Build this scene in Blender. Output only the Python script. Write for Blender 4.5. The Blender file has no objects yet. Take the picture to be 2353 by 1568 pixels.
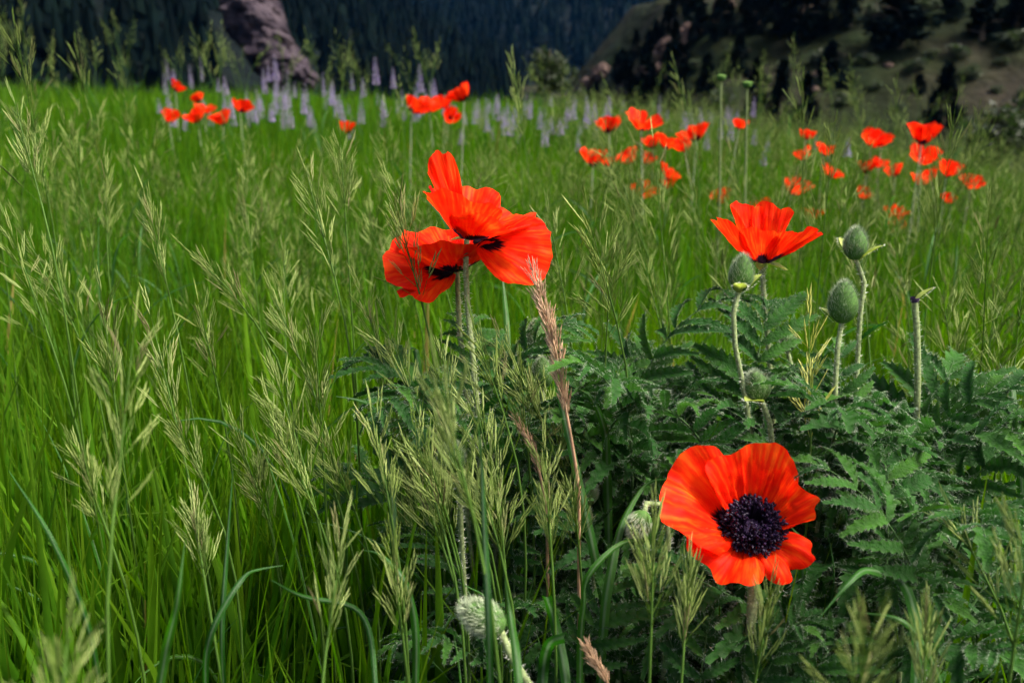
import bpy, math, random
import numpy as np
from mathutils import Vector, Matrix

# ---------------------------------------------------------------- camera, world, sun, exposure
sc = bpy.context.scene
R = math.radians
H = 0.90                       # camera height
PITCH = 16.65                  # degrees below the horizon
FPX = 2287.0                   # focal length in pixels of a 2352 px wide picture (35 mm lens)
cam_d = bpy.data.cameras.new('camera'); cam = bpy.data.objects.new('camera', cam_d)
sc.collection.objects.link(cam)
cam_d.sensor_width = 36.0; cam_d.lens = 36.0 * FPX / 2352.0
cam_d.clip_start = 0.02; cam_d.clip_end = 9000
cam.location = (0, 0, H); cam.rotation_euler = (R(90 - PITCH), 0, 0)
cam_d.dof.use_dof = True; cam_d.dof.focus_distance = 0.82; cam_d.dof.aperture_fstop = 9.0
sc.camera = cam

SUN_EL, SUN_AZ = 54.0, 96.0    # azimuth clockwise from +Y (the way the camera looks)
world = bpy.data.worlds.new('World'); sc.world = world; world.use_nodes = True
wn = world.node_tree.nodes; wl = world.node_tree.links
sky = wn.new('ShaderNodeTexSky'); sky.sky_type = 'NISHITA'; sky.sun_disc = False
sky.sun_elevation = R(SUN_EL); sky.sun_rotation = R(SUN_AZ)
sky.air_density = 1.0; sky.dust_density = 8.0; sky.ozone_density = 0.2
wn['Background'].inputs['Strength'].default_value = 0.05
wl.new(sky.outputs['Color'], wn['Background'].inputs['Color'])
sun_d = bpy.data.lights.new('sun', 'SUN'); sun_d.energy = 1.5; sun_d.angle = R(18); sun_d.color = (1.0, 0.96, 0.88)
sun = bpy.data.objects.new('sun', sun_d); sc.collection.objects.link(sun)
sv = Vector((math.sin(R(SUN_AZ)) * math.cos(R(SUN_EL)), math.cos(R(SUN_AZ)) * math.cos(R(SUN_EL)), math.sin(R(SUN_EL))))
sun.rotation_euler = sv.to_track_quat('Z', 'Y').to_euler(); sun.location = sv * 60
vs = sc.view_settings
vs.view_transform = 'Standard'; vs.look = 'None'; vs.exposure = 2.55; vs.gamma = 1.0; vs.use_curve_mapping = False
sc.render.engine = 'CYCLES'
sc.cycles.use_denoising = True
sc.cycles.max_bounces = 6; sc.cycles.diffuse_bounces = 3; sc.cycles.glossy_bounces = 2
sc.cycles.transmission_bounces = 3; sc.cycles.volume_bounces = 0
sc.cycles.sample_clamp_indirect = 6.0

# ---------------------------------------------------------------- helpers
rng = np.random.default_rng(7)
random.seed(7)
COL = sc.collection
CAM = np.array((0, 0, H))
SP, CP = math.sin(R(PITCH)), math.cos(R(PITCH))

def at(px, py, d):
    """world point seen at (px, py) of the 2352 x 1568 picture at axial distance d"""
    xr = (px - 1176.0) / FPX; yu = -(py - 784.0) / FPX
    return np.array((xr * d, (yu * SP + CP) * d, H + (yu * CP - SP) * d))

def vnoise(x, y, seed=0):
    x = np.asarray(x, float); y = np.asarray(y, float)
    xi = np.floor(x); yi = np.floor(y); xf = x - xi; yf = y - yi
    def h(a, b):
        n = np.sin(a * 127.1 + b * 311.7 + seed * 74.7) * 43758.5453
        return n - np.floor(n)
    u = xf * xf * (3 - 2 * xf); v = yf * yf * (3 - 2 * yf)
    return (h(xi, yi) * (1 - u) + h(xi + 1, yi) * u) * (1 - v) + (h(xi, yi + 1) * (1 - u) + h(xi + 1, yi + 1) * u) * v

def fbm(x, y, seed=0, o=4):
    s = 0; a = .5; f = 1.0
    for k in range(o):
        s = s + a * vnoise(np.asarray(x) * f, np.asarray(y) * f, seed + k); a *= .5; f *= 2.03
    return s

def norm(v):
    v = np.asarray(v, float)
    return v / (np.linalg.norm(v, axis=-1, keepdims=True) + 1e-12)

class G:
    """collects geometry; build() links it as ONE mesh object"""
    def __init__(s): s.V = []; s.F = []; s.T = []; s.n = 0
    def add(s, V, F, T):
        V = np.asarray(V, float).reshape(-1, 3); m = len(V)
        T = np.asarray(T, float)
        if T.ndim == 1: T = np.tile(T, (m, 1))
        s.V.append(V); s.T.append(T)
        for f in (F if isinstance(F, list) else [F]):
            if len(f): s.F.append(np.asarray(f, int) + s.n)
        s.n += m
    def mesh(s, name, smooth=True):
        V = np.concatenate(s.V); T = np.concatenate(s.T)
        me = bpy.data.meshes.new(name)
        me.vertices.add(len(V)); me.vertices.foreach_set('co', V.astype(np.float32).ravel())
        loops = np.concatenate([f.ravel() for f in s.F]); sizes = np.concatenate([np.full(len(f), f.shape[1]) for f in s.F])
        starts = np.concatenate(([0], np.cumsum(sizes)[:-1]))
        me.loops.add(len(loops)); me.loops.foreach_set('vertex_index', loops.astype(np.int32))
        me.polygons.add(len(sizes)); me.polygons.foreach_set('loop_start', starts.astype(np.int32))
        me.polygons.foreach_set('loop_total', sizes.astype(np.int32))
        me.polygons.foreach_set('use_smooth', np.full(len(sizes), smooth))
        me.update(calc_edges=True)
        a = me.attributes.new('tint', 'FLOAT_COLOR', 'POINT')
        a.data.foreach_set('color', np.concatenate([T, np.ones((len(T), 1))], 1).astype(np.float32).ravel())
        return me
    def build(s, name, mat, parent=None, smooth=True, loc=None):
        me = s.mesh(name, smooth); me.materials.append(mat)
        return link(name, me, parent, loc)

def link(name, me, parent=None, loc=None):
    o = bpy.data.objects.new(name, me); COL.objects.link(o)
    if parent is not None: o.parent = parent
    if loc is not None: o.location = Vector(loc)
    return o

def tag(o, label=None, cat=None, group=None, kind=None):
    if label: o['label'] = label
    if cat: o['category'] = cat
    if group: o['group'] = group
    if kind: o['kind'] = kind
    return o

def thing(name, label, cat, loc=(0, 0, 0), group=None):
    o = link(name, None); o.location = Vector(loc); o.empty_display_size = .02
    return tag(o, label, cat, group)

def copy_part(o, parent):
    c = o.copy(); COL.objects.link(c); c.parent = parent
    return c

def copy_tree(o, parent=None):
    c = o.copy(); COL.objects.link(c); c.parent = parent
    for ch in o.children: copy_tree(ch, c)
    return c

def frames(P):
    P = np.asarray(P, float); T = norm(np.gradient(P, axis=0))
    ref = np.array((1., 0.13, 0.07))
    if abs(np.dot(norm(T.mean(0)), norm(ref))) > .8: ref = np.array((0.1, 1., 0.05))
    A = norm(np.cross(T, ref)); B = norm(np.cross(T, A))
    return T, A, B

def tube(P, rad, k=6, cap=True):
    P = np.asarray(P, float); n = len(P); rad = np.broadcast_to(rad, (n,))
    T, A, B = frames(P)
    a = np.arange(k) * 2 * math.pi / k
    V = (P[:, None, :] + rad[:, None, None] * (np.cos(a)[None, :, None] * A[:, None, :] + np.sin(a)[None, :, None] * B[:, None, :])).reshape(-1, 3)
    F = []
    for i in range(n - 1):
        for j in range(k):
            F.append((i * k + j, i * k + (j + 1) % k, (i + 1) * k + (j + 1) % k, (i + 1) * k + j))
    return V, np.array(F)

def spline(pts, n):
    """smooth curve through the points, even where their spacing is not"""
    P = np.asarray(pts, float); m = len(P)
    h = np.linalg.norm(np.diff(P, axis=0), axis=1) + 1e-9; D = np.diff(P, axis=0) / h[:, None]
    M_ = np.zeros_like(P); M_[0] = D[0]; M_[-1] = D[-1]
    for i in range(1, m - 1): M_[i] = (D[i - 1] * h[i] + D[i] * h[i - 1]) / (h[i] + h[i - 1])
    s_ = np.r_[0, np.cumsum(h)]; out = []
    for t in np.linspace(0, s_[-1], n):
        i = int(np.clip(np.searchsorted(s_, t, side='right') - 1, 0, m - 2)); f = (t - s_[i]) / h[i]
        out.append((2 * f ** 3 - 3 * f ** 2 + 1) * P[i] + (f ** 3 - 2 * f ** 2 + f) * h[i] * M_[i] + (3 * f ** 2 - 2 * f ** 3) * P[i + 1] + (f ** 3 - f ** 2) * h[i] * M_[i + 1])
    return np.array(out)

def hairs(g, P, D, length, width, tint=(0, 0, 1)):
    """each hair a thin pointed sliver"""
    P = np.asarray(P); D = norm(D); n = len(P)
    if n == 0: return
    S = norm(np.cross(D, rng.normal(size=(n, 3))))
    L = np.asarray(length) * rng.uniform(.6, 1.25, n)
    V = np.stack([P - S * width / 2, P + S * width / 2, P + D * L[:, None]], 1).reshape(-1, 3)
    g.add(V, np.arange(3 * n).reshape(n, 3), tint)

def rot_to(axis, spin=0.0):
    """matrix taking +Z to axis"""
    z = norm(axis); up = np.array((0, 0, 1.))
    q = Vector(up).rotation_difference(Vector(z))
    return np.array((q.to_matrix() @ Matrix.Rotation(spin, 3, 'Z')))

# ---------------------------------------------------------------- materials
def new_mat(name):
    m = bpy.data.materials.new(name); m.use_nodes = True
    nt = m.node_tree; nt.nodes.clear()
    return m, nt.nodes, nt.links

def ramp(N, stops, interp='LINEAR'):
    r = N.new('ShaderNodeValToRGB'); e = r.color_ramp.elements; r.color_ramp.interpolation = interp
    while len(e) < len(stops): e.new(.5)
    for x, (p, c) in zip(e, stops): x.position = p; x.color = (*c, 1)
    return r

def mixrgb(N, L, fac, a, b, mode='MIX'):
    m = N.new('ShaderNodeMix'); m.data_type = 'RGBA'; m.blend_type = mode
    for s, v in ((m.inputs[0], fac), (m.inputs[6], a), (m.inputs[7], b)):
        if hasattr(v, 'is_linked') or hasattr(v, 'links'): L.new(v, s)
        elif isinstance(v, (int, float)): s.default_value = v
        else: s.default_value = (*v, 1)
    return m.outputs[2]

def math_n(N, L, op, a, b=None):
    m = N.new('ShaderNodeMath'); m.operation = op
    for s, v in zip(m.inputs, (a, b)):
        if v is None: continue
        if hasattr(v, 'links'): L.new(v, s)
        else: s.default_value = v
    return m.outputs[0]

def plant_mat(name, stops, hair=(.62, .68, .58), transl=.35, rough=.45, spec=.35, noise_scale=60, noise_amt=.35, bump=.0, bscale=300, tcol=1.6, along=None):
    """tint.r picks the colour, tint.g is the way along, tint.b marks hair / pale margin"""
    m, N, L = new_mat(name)
    at_ = N.new('ShaderNodeAttribute'); at_.attribute_name = 'tint'
    sep = N.new('ShaderNodeSeparateColor'); L.new(at_.outputs['Color'], sep.inputs[0])
    rp = ramp(N, stops); L.new(sep.outputs[0], rp.inputs[0])
    c = rp.outputs['Color']
    if along: c = mixrgb(N, L, math_n(N, L, 'MULTIPLY', math_n(N, L, 'POWER', sep.outputs[1], along[1]), along[2]), c, along[0])
    tc = N.new('ShaderNodeTexCoord'); nz = N.new('ShaderNodeTexNoise'); nz.inputs['Scale'].default_value = noise_scale
    nz.inputs['Detail'].default_value = 3
    L.new(tc.outputs['Object'], nz.inputs['Vector'])
    r2 = ramp(N, [(.3, (1 - noise_amt,) * 3), (.72, (1 + noise_amt * .6,) * 3)]); L.new(nz.outputs['Fac'], r2.inputs[0])
    c = mixrgb(N, L, 1.0, c, r2.outputs['Color'], 'MULTIPLY')
    c = mixrgb(N, L, sep.outputs[2], c, hair)
    pb = N.new('ShaderNodeBsdfPrincipled'); L.new(c, pb.inputs['Base Color'])
    pb.inputs['Roughness'].default_value = rough; pb.inputs['Specular IOR Level'].default_value = spec
    if bump:
        b = N.new('ShaderNodeBump'); b.inputs['Strength'].default_value = bump; b.inputs['Distance'].default_value = .002
        n2 = N.new('ShaderNodeTexNoise'); n2.inputs['Scale'].default_value = bscale; L.new(tc.outputs['Object'], n2.inputs['Vector'])
        L.new(n2.outputs['Fac'], b.inputs['Height']); L.new(b.outputs['Normal'], pb.inputs['Normal'])
    out = N.new('ShaderNodeOutputMaterial')
    if transl > 0:
        tr = N.new('ShaderNodeBsdfTranslucent'); hs = N.new('ShaderNodeHueSaturation')
        hs.inputs['Value'].default_value = tcol; hs.inputs['Saturation'].default_value = 1.1
        L.new(c, hs.inputs['Color']); L.new(hs.outputs['Color'], tr.inputs['Color'])
        mx = N.new('ShaderNodeMixShader'); mx.inputs[0].default_value = transl
        L.new(pb.outputs[0], mx.inputs[1]); L.new(tr.outputs[0], mx.inputs[2]); L.new(mx.outputs[0], out.inputs['Surface'])
    else: L.new(pb.outputs[0], out.inputs['Surface'])
    return m

M = {}
M['grass'] = plant_mat('grass', [(0, (.010, .060, .003)), (.35, (.020, .100, .003)), (.7, (.044, .150, .004)), (.93, (.085, .17, .007)), (1, (.20, .15, .05))],
                       transl=.40, rough=.5, spec=.06, noise_scale=25, noise_amt=.25, along=((.13, .19, .012), 4.0, .45))
M['blade'] = plant_mat('broad_blade', [(0, (.012, .058, .008)), (.5, (.022, .092, .009)), (1, (.045, .13, .014))], transl=.35, rough=.45, spec=.15, noise_scale=40, noise_amt=.3, bump=.25, bscale=900)
M['brome'] = plant_mat('brome_spikelet', [(0, (.042, .085, .012)), (.3, (.070, .125, .018)), (.65, (.11, .175, .028)), (.9, (.17, .23, .045)), (1, (.13, .12, .05))],
                       hair=(.48, .55, .21), transl=.3, rough=.55, spec=.1, noise_scale=200, noise_amt=.3)
M['brome_stem'] = plant_mat('brome_stem', [(0, (.04, .10, .015)), (1, (.08, .15, .025))], transl=.15, rough=.5, spec=.1, noise_amt=.2)
M['brome_yellow'] = plant_mat('brome_yellow', [(0, (.20, .22, .03)), (1, (.36, .38, .06))], hair=(.50, .50, .15), transl=.3, rough=.5, noise_scale=200, noise_amt=.3)
M['dry'] = plant_mat('dry_straw', [(0, (.30, .17, .09)), (.6, (.42, .26, .15)), (1, (.52, .36, .22))], hair=(.62, .48, .34), transl=.2, rough=.6, noise_scale=150, noise_amt=.35)
M['leaf'] = plant_mat('poppy_leaf', [(0, (.006, .038, .005)), (.5, (.012, .060, .006)), (1, (.030, .098, .008))], hair=(.58, .66, .52), transl=.25, rough=.6, spec=.02, noise_scale=70, noise_amt=.35, bump=.7, bscale=350)
M['stem'] = plant_mat('poppy_stem', [(0, (.17, .23, .09)), (1, (.26, .31, .15))], hair=(.66, .68, .58), transl=.12, rough=.6, spec=.1, noise_scale=400, noise_amt=.5)
M['bud'] = plant_mat('poppy_bud', [(0, (.045, .11, .025)), (1, (.09, .18, .035))], hair=(.50, .56, .40), transl=.0, rough=.6, spec=.1, noise_scale=200, noise_amt=.3)
M['sepal'] = plant_mat('poppy_sepal', [(0, (.26, .34, .05)), (1, (.36, .42, .10))], hair=(.7, .72, .62), transl=.35, rough=.5, noise_scale=150, noise_amt=.3)
M['stamen'] = plant_mat('stamen', [(0, (.010, .004, .016)), (.6, (.013, .006, .024)), (1, (.032, .014, .055))], transl=0, rough=.5, spec=.25, noise_amt=.3)
M['capsule'] = plant_mat('capsule', [(0, (.02, .010, .030)), (1, (.045, .020, .070))], transl=0, rough=.55, noise_amt=.3)
M['lupine'] = plant_mat('lupine', [(0, (.25, .22, .26)), (.5, (.30, .25, .40)), (1, (.24, .17, .46))], transl=.3, rough=.6, noise_amt=.25)
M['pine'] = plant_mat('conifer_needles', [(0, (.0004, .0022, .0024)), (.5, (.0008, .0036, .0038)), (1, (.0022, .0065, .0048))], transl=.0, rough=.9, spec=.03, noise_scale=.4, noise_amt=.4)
M['shrub'] = plant_mat('shrub_leaves', [(0, (.008, .018, .006)), (.5, (.016, .032, .008)), (1, (.035, .055, .010))], transl=.25, rough=.55, noise_scale=1, noise_amt=.4)
M['bark'] = plant_mat('bark', [(0, (.05, .035, .025)), (1, (.09, .065, .045))], transl=0, rough=.85, noise_scale=6, noise_amt=.4)

def petal_mat():
    m, N, L = new_mat('poppy_petal')
    a = N.new('ShaderNodeAttribute'); a.attribute_name = 'tint'
    s = N.new('ShaderNodeSeparateColor'); L.new(a.outputs['Color'], s.inputs[0])
    r_, v_, u_ = s.outputs[0], s.outputs[1], s.outputs[2]
    cb = N.new('ShaderNodeCombineXYZ')
    L.new(math_n(N, L, 'MULTIPLY', u_, 40.0), cb.inputs[0]); L.new(math_n(N, L, 'MULTIPLY', v_, 2.2), cb.inputs[1]); L.new(math_n(N, L, 'MULTIPLY', r_, 40.0), cb.inputs[2])
    n1 = N.new('ShaderNodeTexNoise'); n1.inputs['Scale'].default_value = 1.0; n1.inputs['Detail'].default_value = 4; L.new(cb.outputs[0], n1.inputs['Vector'])
    tc = N.new('ShaderNodeTexCoord')
    n2 = N.new('ShaderNodeTexNoise'); n2.inputs['Scale'].default_value = 38; n2.inputs['Detail'].default_value = 3; L.new(tc.outputs['Object'], n2.inputs['Vector'])
    f = math_n(N, L, 'ADD', math_n(N, L, 'MULTIPLY', n1.outputs['Fac'], .55), math_n(N, L, 'MULTIPLY', n2.outputs['Fac'], .45))
    rp = ramp(N, [(.36, (.78, .007, .002)), (.50, (.86, .022, .003)), (.70, (.92, .115, .008))]); L.new(f, rp.inputs[0])
    # dark blotch near the claw of the petal, feathered along the veins
    cu = math_n(N, L, 'ABSOLUTE', math_n(N, L, 'SUBTRACT', u_, .5))
    lim = math_n(N, L, 'ADD', math_n(N, L, 'SUBTRACT', .40, math_n(N, L, 'MULTIPLY', cu, .55)), math_n(N, L, 'MULTIPLY', math_n(N, L, 'SUBTRACT', n1.outputs['Fac'], .5), .34))
    bl = N.new('ShaderNodeMapRange'); bl.inputs['From Min'].default_value = -.02; bl.inputs['From Max'].default_value = .03
    L.new(math_n(N, L, 'SUBTRACT', lim, v_), bl.inputs['Value'])
    c = mixrgb(N, L, bl.outputs[0], rp.outputs['Color'], (.012, .004, .010))
    bp = N.new('ShaderNodeBump'); bp.inputs['Strength'].default_value = .6; bp.inputs['Distance'].default_value = .0015
    L.new(f, bp.inputs['Height'])
    pb = N.new('ShaderNodeBsdfPrincipled'); L.new(c, pb.inputs['Base Color']); pb.inputs['Roughness'].default_value = .5
    pb.inputs['Specular IOR Level'].default_value = .05; L.new(bp.outputs['Normal'], pb.inputs['Normal'])
    tr = N.new('ShaderNodeBsdfTranslucent'); L.new(c, tr.inputs['Color'])
    mx = N.new('ShaderNodeMixShader'); mx.inputs[0].default_value = .45
    L.new(pb.outputs[0], mx.inputs[1]); L.new(tr.outputs[0], mx.inputs[2])
    o = N.new('ShaderNodeOutputMaterial'); L.new(mx.outputs[0], o.inputs['Surface'])
    return m
M['petal'] = petal_mat()

def terrain_mat(name, cols, scale, rough=.95, bump=0, scale2=None, detail=8, thr=(.35, .5, .65)):
    m, N, L = new_mat(name)
    tc = N.new('ShaderNodeTexCoord'); nz = N.new('ShaderNodeTexNoise'); nz.inputs['Scale'].default_value = scale; nz.inputs['Detail'].default_value = detail
    L.new(tc.outputs['Object'], nz.inputs['Vector'])
    rp = ramp(N, list(zip(thr, cols))); L.new(nz.outputs['Fac'], rp.inputs[0]); c = rp.outputs['Color']
    n2 = N.new('ShaderNodeTexNoise'); n2.inputs['Scale'].default_value = scale2 or scale * 7; n2.inputs['Detail'].default_value = 6
    L.new(tc.outputs['Object'], n2.inputs['Vector'])
    r2 = ramp(N, [(.3, (.6,) * 3), (.7, (1.3,) * 3)]); L.new(n2.outputs['Fac'], r2.inputs[0])
    c = mixrgb(N, L, 1.0, c, r2.outputs['Color'], 'MULTIPLY')
    pb = N.new('ShaderNodeBsdfPrincipled'); L.new(c, pb.inputs['Base Color']); pb.inputs['Roughness'].default_value = rough
    pb.inputs['Specular IOR Level'].default_value = .06
    if bump:
        b = N.new('ShaderNodeBump'); b.inputs['Strength'].default_value = bump; b.inputs['Distance'].default_value = 1.0 / scale * .2
        L.new(n2.outputs['Fac'], b.inputs['Height']); L.new(b.outputs['Normal'], pb.inputs['Normal'])
    o = N.new('ShaderNodeOutputMaterial'); L.new(pb.outputs[0], o.inputs['Surface'])
    return m
M['soil'] = terrain_mat('soil', [(.022, .020, .010), (.032, .034, .013), (.040, .055, .016)], 3.0)
M['hill'] = terrain_mat('hillside_ground', [(.004, .009, .002), (.009, .012, .004), (.020, .017, .012)], .09, scale2=.5, bump=.5)
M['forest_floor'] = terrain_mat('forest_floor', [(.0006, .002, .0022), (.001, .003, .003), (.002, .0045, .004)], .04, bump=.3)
M['rock'] = terrain_mat('rock', [(.026, .020, .028), (.042, .033, .042), (.060, .047, .056)], .35, bump=.9)
M['pink_rock'] = terrain_mat('pink_rock', [(.045, .030, .026), (.085, .058, .050), (.12, .085, .072)], .5, bump=.9)

# ---------------------------------------------------------------- terrain
def ground_z(x, y):
    x = np.asarray(x, float); y = np.asarray(y, float)
    r = np.hypot(x, y)
    z = -.115 * np.maximum(0, x - .8) - .03 * np.maximum(0, x - 3) + .030 * np.clip(-x - .5, 0, 6)
    yc = 9.5 - .55 * np.clip(x, 0, 6)
    dd = np.maximum(0, y - yc)
    z = z - np.where(dd < 8, .018 * dd ** 2, .018 * 64 + .288 * (dd - 8))
    z = z + .05 * (fbm(x * .7, y * .7, 3, 3) - .44)
    return np.maximum(z, -24 + 2.0 * (fbm(x * .01, y * .01, 5, 3) - .45))

def grid_obj(name, xs, ys, zf, mat, kind='structure'):
    X, Y = np.meshgrid(xs, ys); Z = zf(X, Y)
    nx, ny = len(xs), len(ys)
    i = np.arange(nx * ny).reshape(ny, nx)
    F = np.stack([i[:-1, :-1], i[:-1, 1:], i[1:, 1:], i[1:, :-1]], -1).reshape(-1, 4)
    g = G(); g.add(np.stack([X, Y, Z], -1).reshape(-1, 3), F, (0, 0, 0))
    return tag(g.build(name, mat), kind=kind)

rr = np.concatenate([[0.02], np.geomspace(.2, 2600, 110)]); aa = np.linspace(0, 2 * math.pi, 145)[:-1]
RR, AA = np.meshgrid(rr, aa, indexing='ij'); GX, GY = RR * np.sin(AA), RR * np.cos(AA)
idx = np.arange(RR.size).reshape(RR.shape); nx2 = np.roll(idx, -1, 1)
g = G(); g.add(np.stack([GX, GY, ground_z(GX, GY)], -1).reshape(-1, 3), np.stack([idx[:-1], idx[1:], nx2[1:], nx2[:-1]], -1).reshape(-1, 4), (0, 0, 0))
tag(g.build('ground', M['soil']), 'dark soil of the meadow under the grass', kind='structure')

def hill_z(x, y):
    q = x - .055 * y + 5 * (fbm(x * .08, y * .08, 11, 3) - .45)
    f = np.clip((y - 45) / 85, 0, 1); f = f * f * (3 - 2 * f)
    z = -14 + (1.2 * np.clip(q, 0, 14) + .35 * np.maximum(0, q - 14)) * f + .03 * (y - 60)
    z = z + 4.5 * (fbm(x * .06, y * .06, 21, 4) - .46) + .8 * (fbm(x * .3, y * .3, 25, 3) - .45)
    return z - 14 * np.clip((2 - x) / 8, 0, 1)
tag(grid_obj('hillside', np.linspace(-6, 170, 150), np.linspace(40, 230, 150), hill_z, M['hill']), 'mottled grassy hillside rising on the far side of the valley')

def slope_z(x, y):      # the dark wooded slope behind the left half of the meadow
    z = -26 + .46 * np.maximum(0, -x - 4 + .10 * (y - 160) + 10 * (fbm(x * .03, y * .03, 31, 3) - .45)) + .02 * (y - 120)
    return z + 3 * (fbm(x * .05, y * .05, 33, 4) - .46)
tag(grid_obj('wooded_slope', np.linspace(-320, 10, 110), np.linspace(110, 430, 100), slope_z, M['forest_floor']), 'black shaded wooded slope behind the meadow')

def mount_z(x, y):
    z = -30 + .40 * (y - 560) + 90 * (fbm(x * .0035, y * .0035, 41, 5) - .45) - .16 * np.maximum(0, x - 40)
    return z
tag(grid_obj('mountain', np.linspace(-900, 480, 110), np.linspace(480, 1250, 90), mount_z, M['forest_floor']), 'dark blue forested mountain across the valley')
def far_z(x, y):
    return -40 + .42 * (y - 1650) + 160 * (fbm(x * .0022, y * .0022, 51, 5) - .45)
tag(grid_obj('far_ridge', np.linspace(-900, 1700, 80), np.linspace(1600, 2500, 60), far_z, M['forest_floor']), 'hazy blue ridge behind the mountain')

def ray_hit(px, py, zf, d0, d1, n=900):
    ds = np.geomspace(d0, d1, n); P = np.array([at(px, py, d) for d in ds])
    below = P[:, 2] < zf(P[:, 0], P[:, 1])
    k = np.argmax(below)
    return P[k] if below.any() else None

# ---------------------------------------------------------------- far woods
def conifer_cloud(pts, hts, wid, seed):
    """low trees of three ragged tiers each, all in one mesh"""
    r = np.random.default_rng(seed); g = G()
    n = len(pts); k = 7
    for tier, (z0, z1, w) in enumerate(((.08, .55, 1.0), (.32, .80, .72), (.58, 1.0, .45))):
        a = np.arange(k) * 2 * math.pi / k + r.uniform(0, 6, (n, 1))
        rad = wid[:, None] * w * r.uniform(.55, 1.25, (n, k)); zz = hts[:, None] * (z0 + r.uniform(-.07, .07, (n, k)))
        ring = np.stack([pts[:, None, 0] + np.cos(a) * rad, pts[:, None, 1] + np.sin(a) * rad, pts[:, None, 2] + zz], -1)
        apex = pts + np.stack([r.normal(0, .04, n) * wid, r.normal(0, .04, n) * wid, hts * z1], -1)
        V = np.concatenate([ring, apex[:, None, :]], 1).reshape(-1, 3)
        b = (np.arange(n) * (k + 1))[:, None]
        j = np.arange(k)
        F = np.stack([b + j, b + (j + 1) % k, np.broadcast_to(b + k, (n, k))], -1).reshape(-1, 3)
        T = np.zeros((n, k + 1, 3)); T[..., 0] = r.uniform(0, 1, (n, 1)) ** 1.5
        g.add(V, F, T.reshape(-1, 3))
    return g

def wood(name, label, xr, yr, zf, n, hr, wr, seed, keep=None):
    r = np.random.default_rng(seed)
    x = r.uniform(*xr, n); y = r.uniform(*yr, n); z = zf(x, y)
    ok = (z > -30) & (np.abs(x) < .62 * y + 40)
    if keep is not None: ok &= keep(x, y, r)
    x, y, z = x[ok], y[ok], z[ok]
    h = r.uniform(*hr, len(x)); w = h * r.uniform(*wr, len(x))
    return tag(conifer_cloud(np.stack([x, y, z - .3], -1), h, w, seed).build(name, M['pine'], smooth=False), label, kind='stuff')
ok_near = lambda x, y, r: np.abs((x / y) - (-.245)) > .03
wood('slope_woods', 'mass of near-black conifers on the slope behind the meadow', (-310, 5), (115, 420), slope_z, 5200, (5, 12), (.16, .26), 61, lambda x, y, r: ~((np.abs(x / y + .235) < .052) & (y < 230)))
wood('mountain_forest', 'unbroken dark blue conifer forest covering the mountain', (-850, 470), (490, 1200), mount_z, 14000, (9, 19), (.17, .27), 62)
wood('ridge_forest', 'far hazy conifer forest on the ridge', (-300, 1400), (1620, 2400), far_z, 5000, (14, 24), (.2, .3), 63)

def rock_obj(name, c, size, seed, mat, label, cat='rock', group=None, n=26):
    """lumpy outcrop: a displaced, faceted boulder"""
    u = np.linspace(0, math.pi, n); v = np.linspace(0, 2 * math.pi, n * 2 + 1)[:-1]
    U, W = np.meshgrid(u, v, indexing='ij')
    D = np.stack([np.sin(U) * np.cos(W), np.sin(U) * np.sin(W), np.cos(U)], -1)
    d = 1 + .9 * (fbm(D[..., 0] * 2.2 + 5 + seed, D[..., 2] * 2.6 + D[..., 1] * 1.7 + 7, seed, 5) - .46)
    d = d + .18 * np.abs(vnoise(D[..., 0] * 7 + D[..., 1] * 5, D[..., 2] * 6, seed + 9) - .5)
    P = D * d[..., None] * np.asarray(size)
    i = np.arange(U.size).reshape(U.shape); j = np.roll(i, -1, 1)
    g = G(); g.add(P.reshape(-1, 3), np.stack([i[:-1], i[1:], j[1:], j[:-1]], -1).reshape(-1, 4), (0, 0, 0))
    return tag(g.build(name, mat, smooth=False, loc=c), label, cat, group)

# pale outcrop on the left: a leaning crag built of overlapping boulders, one thing
crag = thing('rock_crag', 'tall leaning grey-purple rock crag rising from the black woods', 'rock', at(620, 190, 150))
for k, (px, py, w, h) in enumerate(((575, -10, 3.4, 4.2), (590, 50, 4.0, 4.2), (618, 108, 3.9, 3.8), (645, 150, 3.6, 3.2), (678, 178, 3.0, 2.6), (540, 15, 2.0, 2.0))):
    o = rock_obj('boulder', at(px, py, 150) - at(620, 190, 150), (w, w * 1.4, h), 70 + k, M['rock'], None); o.parent = crag
    for key in ('label', 'category'):
        if key in o: del o[key]
    del key
base = rock_obj('rock_foot', at(640, 330, 152) - at(620, 190, 150), (5.5, 6, 8.0), 90, M['rock'], None); base.parent = crag

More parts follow.
